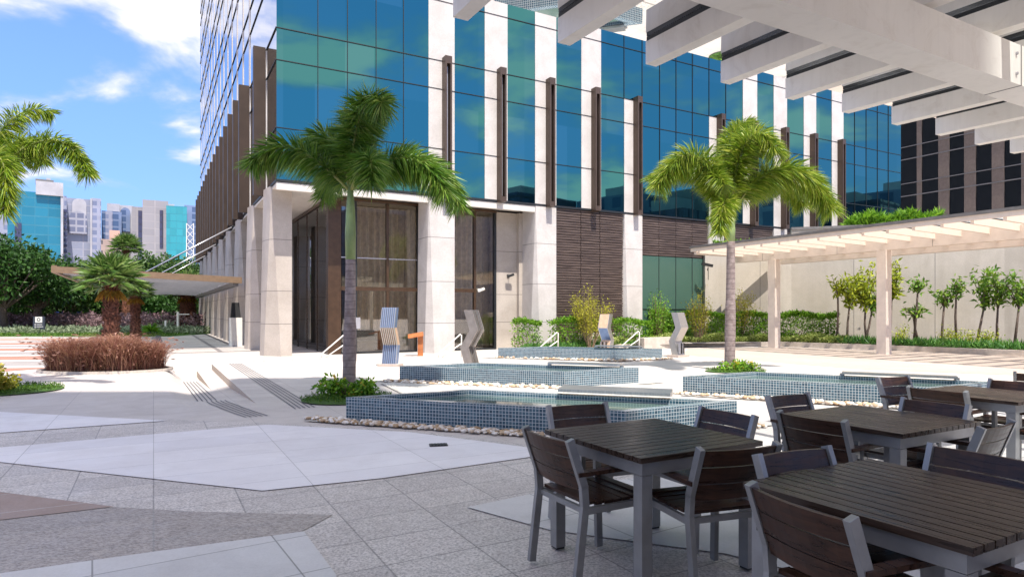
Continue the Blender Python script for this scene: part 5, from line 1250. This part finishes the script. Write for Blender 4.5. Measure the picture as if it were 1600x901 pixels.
def arch(t, uc, hw_px, v_top, v_bot, Y, cx, mat, name='arched_window', d=-.5):
    cs = math.cos(math.atan2(-cx, Y)); c = (X_(uc, Y)-cx)*cs; r = hw_px/1004*Y*cs; zt = 1.5+(487-v_top)/1004*Y; zb = 1.5+(487-v_bot)/1004*Y; m_ = MB(); pts = [(c-r, zb), (c+r, zb)]+[(c+r*math.cos(a), zt-r+r*math.sin(a)) for a in [math.pi*k/14 for k in range(15)]]
    m_.hexa([(x, d, z) for x, z in pts], [(x, -.02, z) for x, z in pts]); m_.build(name, mat, t)
arch(t, 124, 11, 311, 345, 280, X_(131, 280), M_conc, 'arched_niche', -.6)
arch(t, 122, 14, 331, 366, 280, X_(131, 280), windows_mat('grey_arch_glass', (0.30, 0.30, 0.36), (0.14, 0.15, 0.22), 3, 3, .8, .7, .15), 'arched_window', -1.6)
sub('side_wing', 143, 158, 309, 440, M_bl, -1.2, -.04); sub('edge_pier', 141, 144, 310, 440, M_conc, -1.8, -.05)
t, sub = sky_block('city_building', 'blue office tower with a stepped white top', 159, 190, 330, 300, 30, M_bb)
sub('roof_block', 167, 187, 317, 331, M_conc, 2, 18); sub('pale_band', 165, 176, 331, 400, M_bl, -.8, -.02)
t, sub = sky_block('city_building', 'white tower with a round arched top beside the beige slab', 186, 208, 321, 310, 30, M_conc)
arch(t, 196, 7.5, 325, 362, 310, X_(197, 310), M_bb, 'arched_window', -.8)
t, sub = sky_block('city_building', 'salmon low block with rows of small windows behind the trees', 158, 190, 374, 200, 20, M_bp); sub('roof_block', 171, 187, 359, 374, simple('salmon_render', (0.50, 0.30, 0.24), .8), 1, 10)
t, sub = sky_block('city_building', 'grey lavender slab with one dark window strip', 206, 224, 323, 292, 30, M_bbe); sub('window_strip', 216, 222, 329, 420, M_bs)
t, sub = sky_block('city_building', 'broad beige tower with a dark window strip near its right edge', 223, 263, 313, 285, 30, M_bbe); sub('window_strip', 249.5, 255, 328, 387, M_bs); sub('roof_wing', 259, 273, 313, 324, M_conc, 8, 24)
sky_block('city_building', 'bright turquoise glass block joined to the beige tower', 260, 292, 322, 284, 30, M_bgl)
t, sub = sky_block('city_building', 'grey blue glass tower beside the fins of the office building', 288, 312, 321, 300, 30, M_bb)
t = thing('lattice_mast', 'white lattice mast in front of the grey blue tower', 'mast', (X_(297, 200), 200, 0)); hm = 1.5+(487-349)/1004*200
m_ = MB()
for sx in (-1.1, 1.1): m_.bar((sx, 0, 0), (sx, 0, hm), .16, .16)
for k in range(13): z0 = hm*k/13; z1 = hm*(k+1)/13; m_.bar((-1.1, 0, z0), (1.1, 0, z1), .12, .12); m_.bar((1.1, 0, z0), (-1.1, 0, z1), .12, .12)
m_.build('lattice', M_whitesteel, t)
# dark tower to the right behind the offices
M_tanp = simple('tan_pillar', (0.15, 0.12, 0.105), .7)
dtp = Vector((37.3, 62.4)); dt = thing('dark_office_tower', 'dark glass tower with tan stone pillars behind the offices at the right', 'office tower', (dtp.x, dtp.y, 0), ANG-R(90))
# local x = -b direction (towards the right of the photo), local y = a
m_ = MB(); m_.quad((0, 0, 0), (15, 0, 0), (15, 0, 60), (0, 0, 60)); m_.quad((0, 0, 0), (0, 0, 60), (0, 25, 60), (0, 25, 0)); m_.quad((0, 0, 60), (15, 0, 60), (15, 25, 60), (0, 25, 60)); m_.build('dark_glazing', mirror('dark_coated_glass', (0.035, 0.045, 0.06), .05), dt)
for k, x in enumerate(np.arange(2.2, 15, 2.15)):
    m_ = MB(); wv = .48 if k else .22
    m_.hexa([(x-wv*.9, -.12, 0), (x+wv*.9, -.12, 0), (x+wv*.9, 0, 0), (x-wv*.9, 0, 0)], [(x-wv*1.05, -.12, 60), (x+wv*1.05, -.12, 60), (x+wv*1.05, 0, 60), (x-wv*1.05, 0, 60)]); m_.build('stone_pillar', M_tanp, dt)
m_ = MB()
for k in range(17):
    z = 2+k*3.5; m_.box(-.02, 15, -.17, -.121, z, z+.10); m_.box(-.02, 15, -.17, -.121, z+1.2, z+1.28)
m_.build('spandrel_lines', simple('grey_spandrel', (0.14, 0.14, 0.15), .5), dt)

# ------------------------------------------------------------------ the city behind the viewer (throws the foreground shade, mirrored in the glazing)
hT = 44.0
k_ = (S.x/S.z*hT, S.y/S.z*hT)
def up(p): return (p[0]+k_[0], p[1]+k_[1])
shade = [(-13.5, 12.0), (-6.3, 12.2), (-6.3, 14.6), (-3.3, 14.6), (-2.6, 11.4), (1.0, 8.2), (2.6, 6.6), (2.6, 2), (-9, 2)]
bt = thing('office_tower', 'tall pale office tower behind the viewer that shades the near paving', 'office tower')
ft = [up(p) for p in shade]
m_ = MB(); m_.prism([(ft[0][0], ft[0][1]), (ft[-1][0], ft[-1][1]), (ft[-2][0], ft[-2][1]), (ft[-3][0], ft[-3][1]), ft[-4], ft[-5], ft[-6], ft[-7], ft[-8]], 0, hT)
M_bk = windows_mat('pale_office_wall', (0.60, 0.58, 0.56), (0.10, 0.16, 0.22), 3, 3.4, .5, .5)
m_.build('tower_block', M_bk, bt)
ct = []
for k, (an, ds, a, b, h, mt) in enumerate(((-1, 125, 20, 22, 24, M_bs), (-7, 95, 12, 14, 21, M_bb), (-12, 140, 20, 20, 33, M_bbe), (-17, 105, 15, 15, 22, M_bs), (-22, 130, 16, 18, 30, M_bb), (-27, 100, 12, 14, 17, M_bw), (-33, 135, 20, 18, 31, M_bs), (-38, 110, 14, 16, 20, M_bl), (-44, 140, 20, 20, 30, M_bb), (-50, 120, 16, 16, 24, M_bs), (4, 150, 24, 22, 30, M_bb))):
    ct.append(((6+ds*math.cos(R(an)), 28+ds*math.sin(R(an))), a, b, h, mt))
nm = ['low beige', 'dark', 'lavender', 'blue', 'slim beige', 'broad dark', 'pale', 'small blue', 'large lavender', 'tall pale', 'distant dark']
for ((x, y), a, b, h, mt), s_ in zip(ct, nm):
    t = thing('city_building', s_+' building behind the viewer, mirrored low in the office glazing', 'building', (x, y, 0), .3, 'buildings mirrored in the glazing')
    m_ = MB(); m_.box(-a/2, a/2, -b/2, b/2, 0, h*.95); m_.build('tower_block', mt, t)
    m_ = MB(); m_.box(-a*.2, a*.2, -b*.2, b*.2, h*.95, h*.95+3); m_.build('roof_block', M_conc, t)
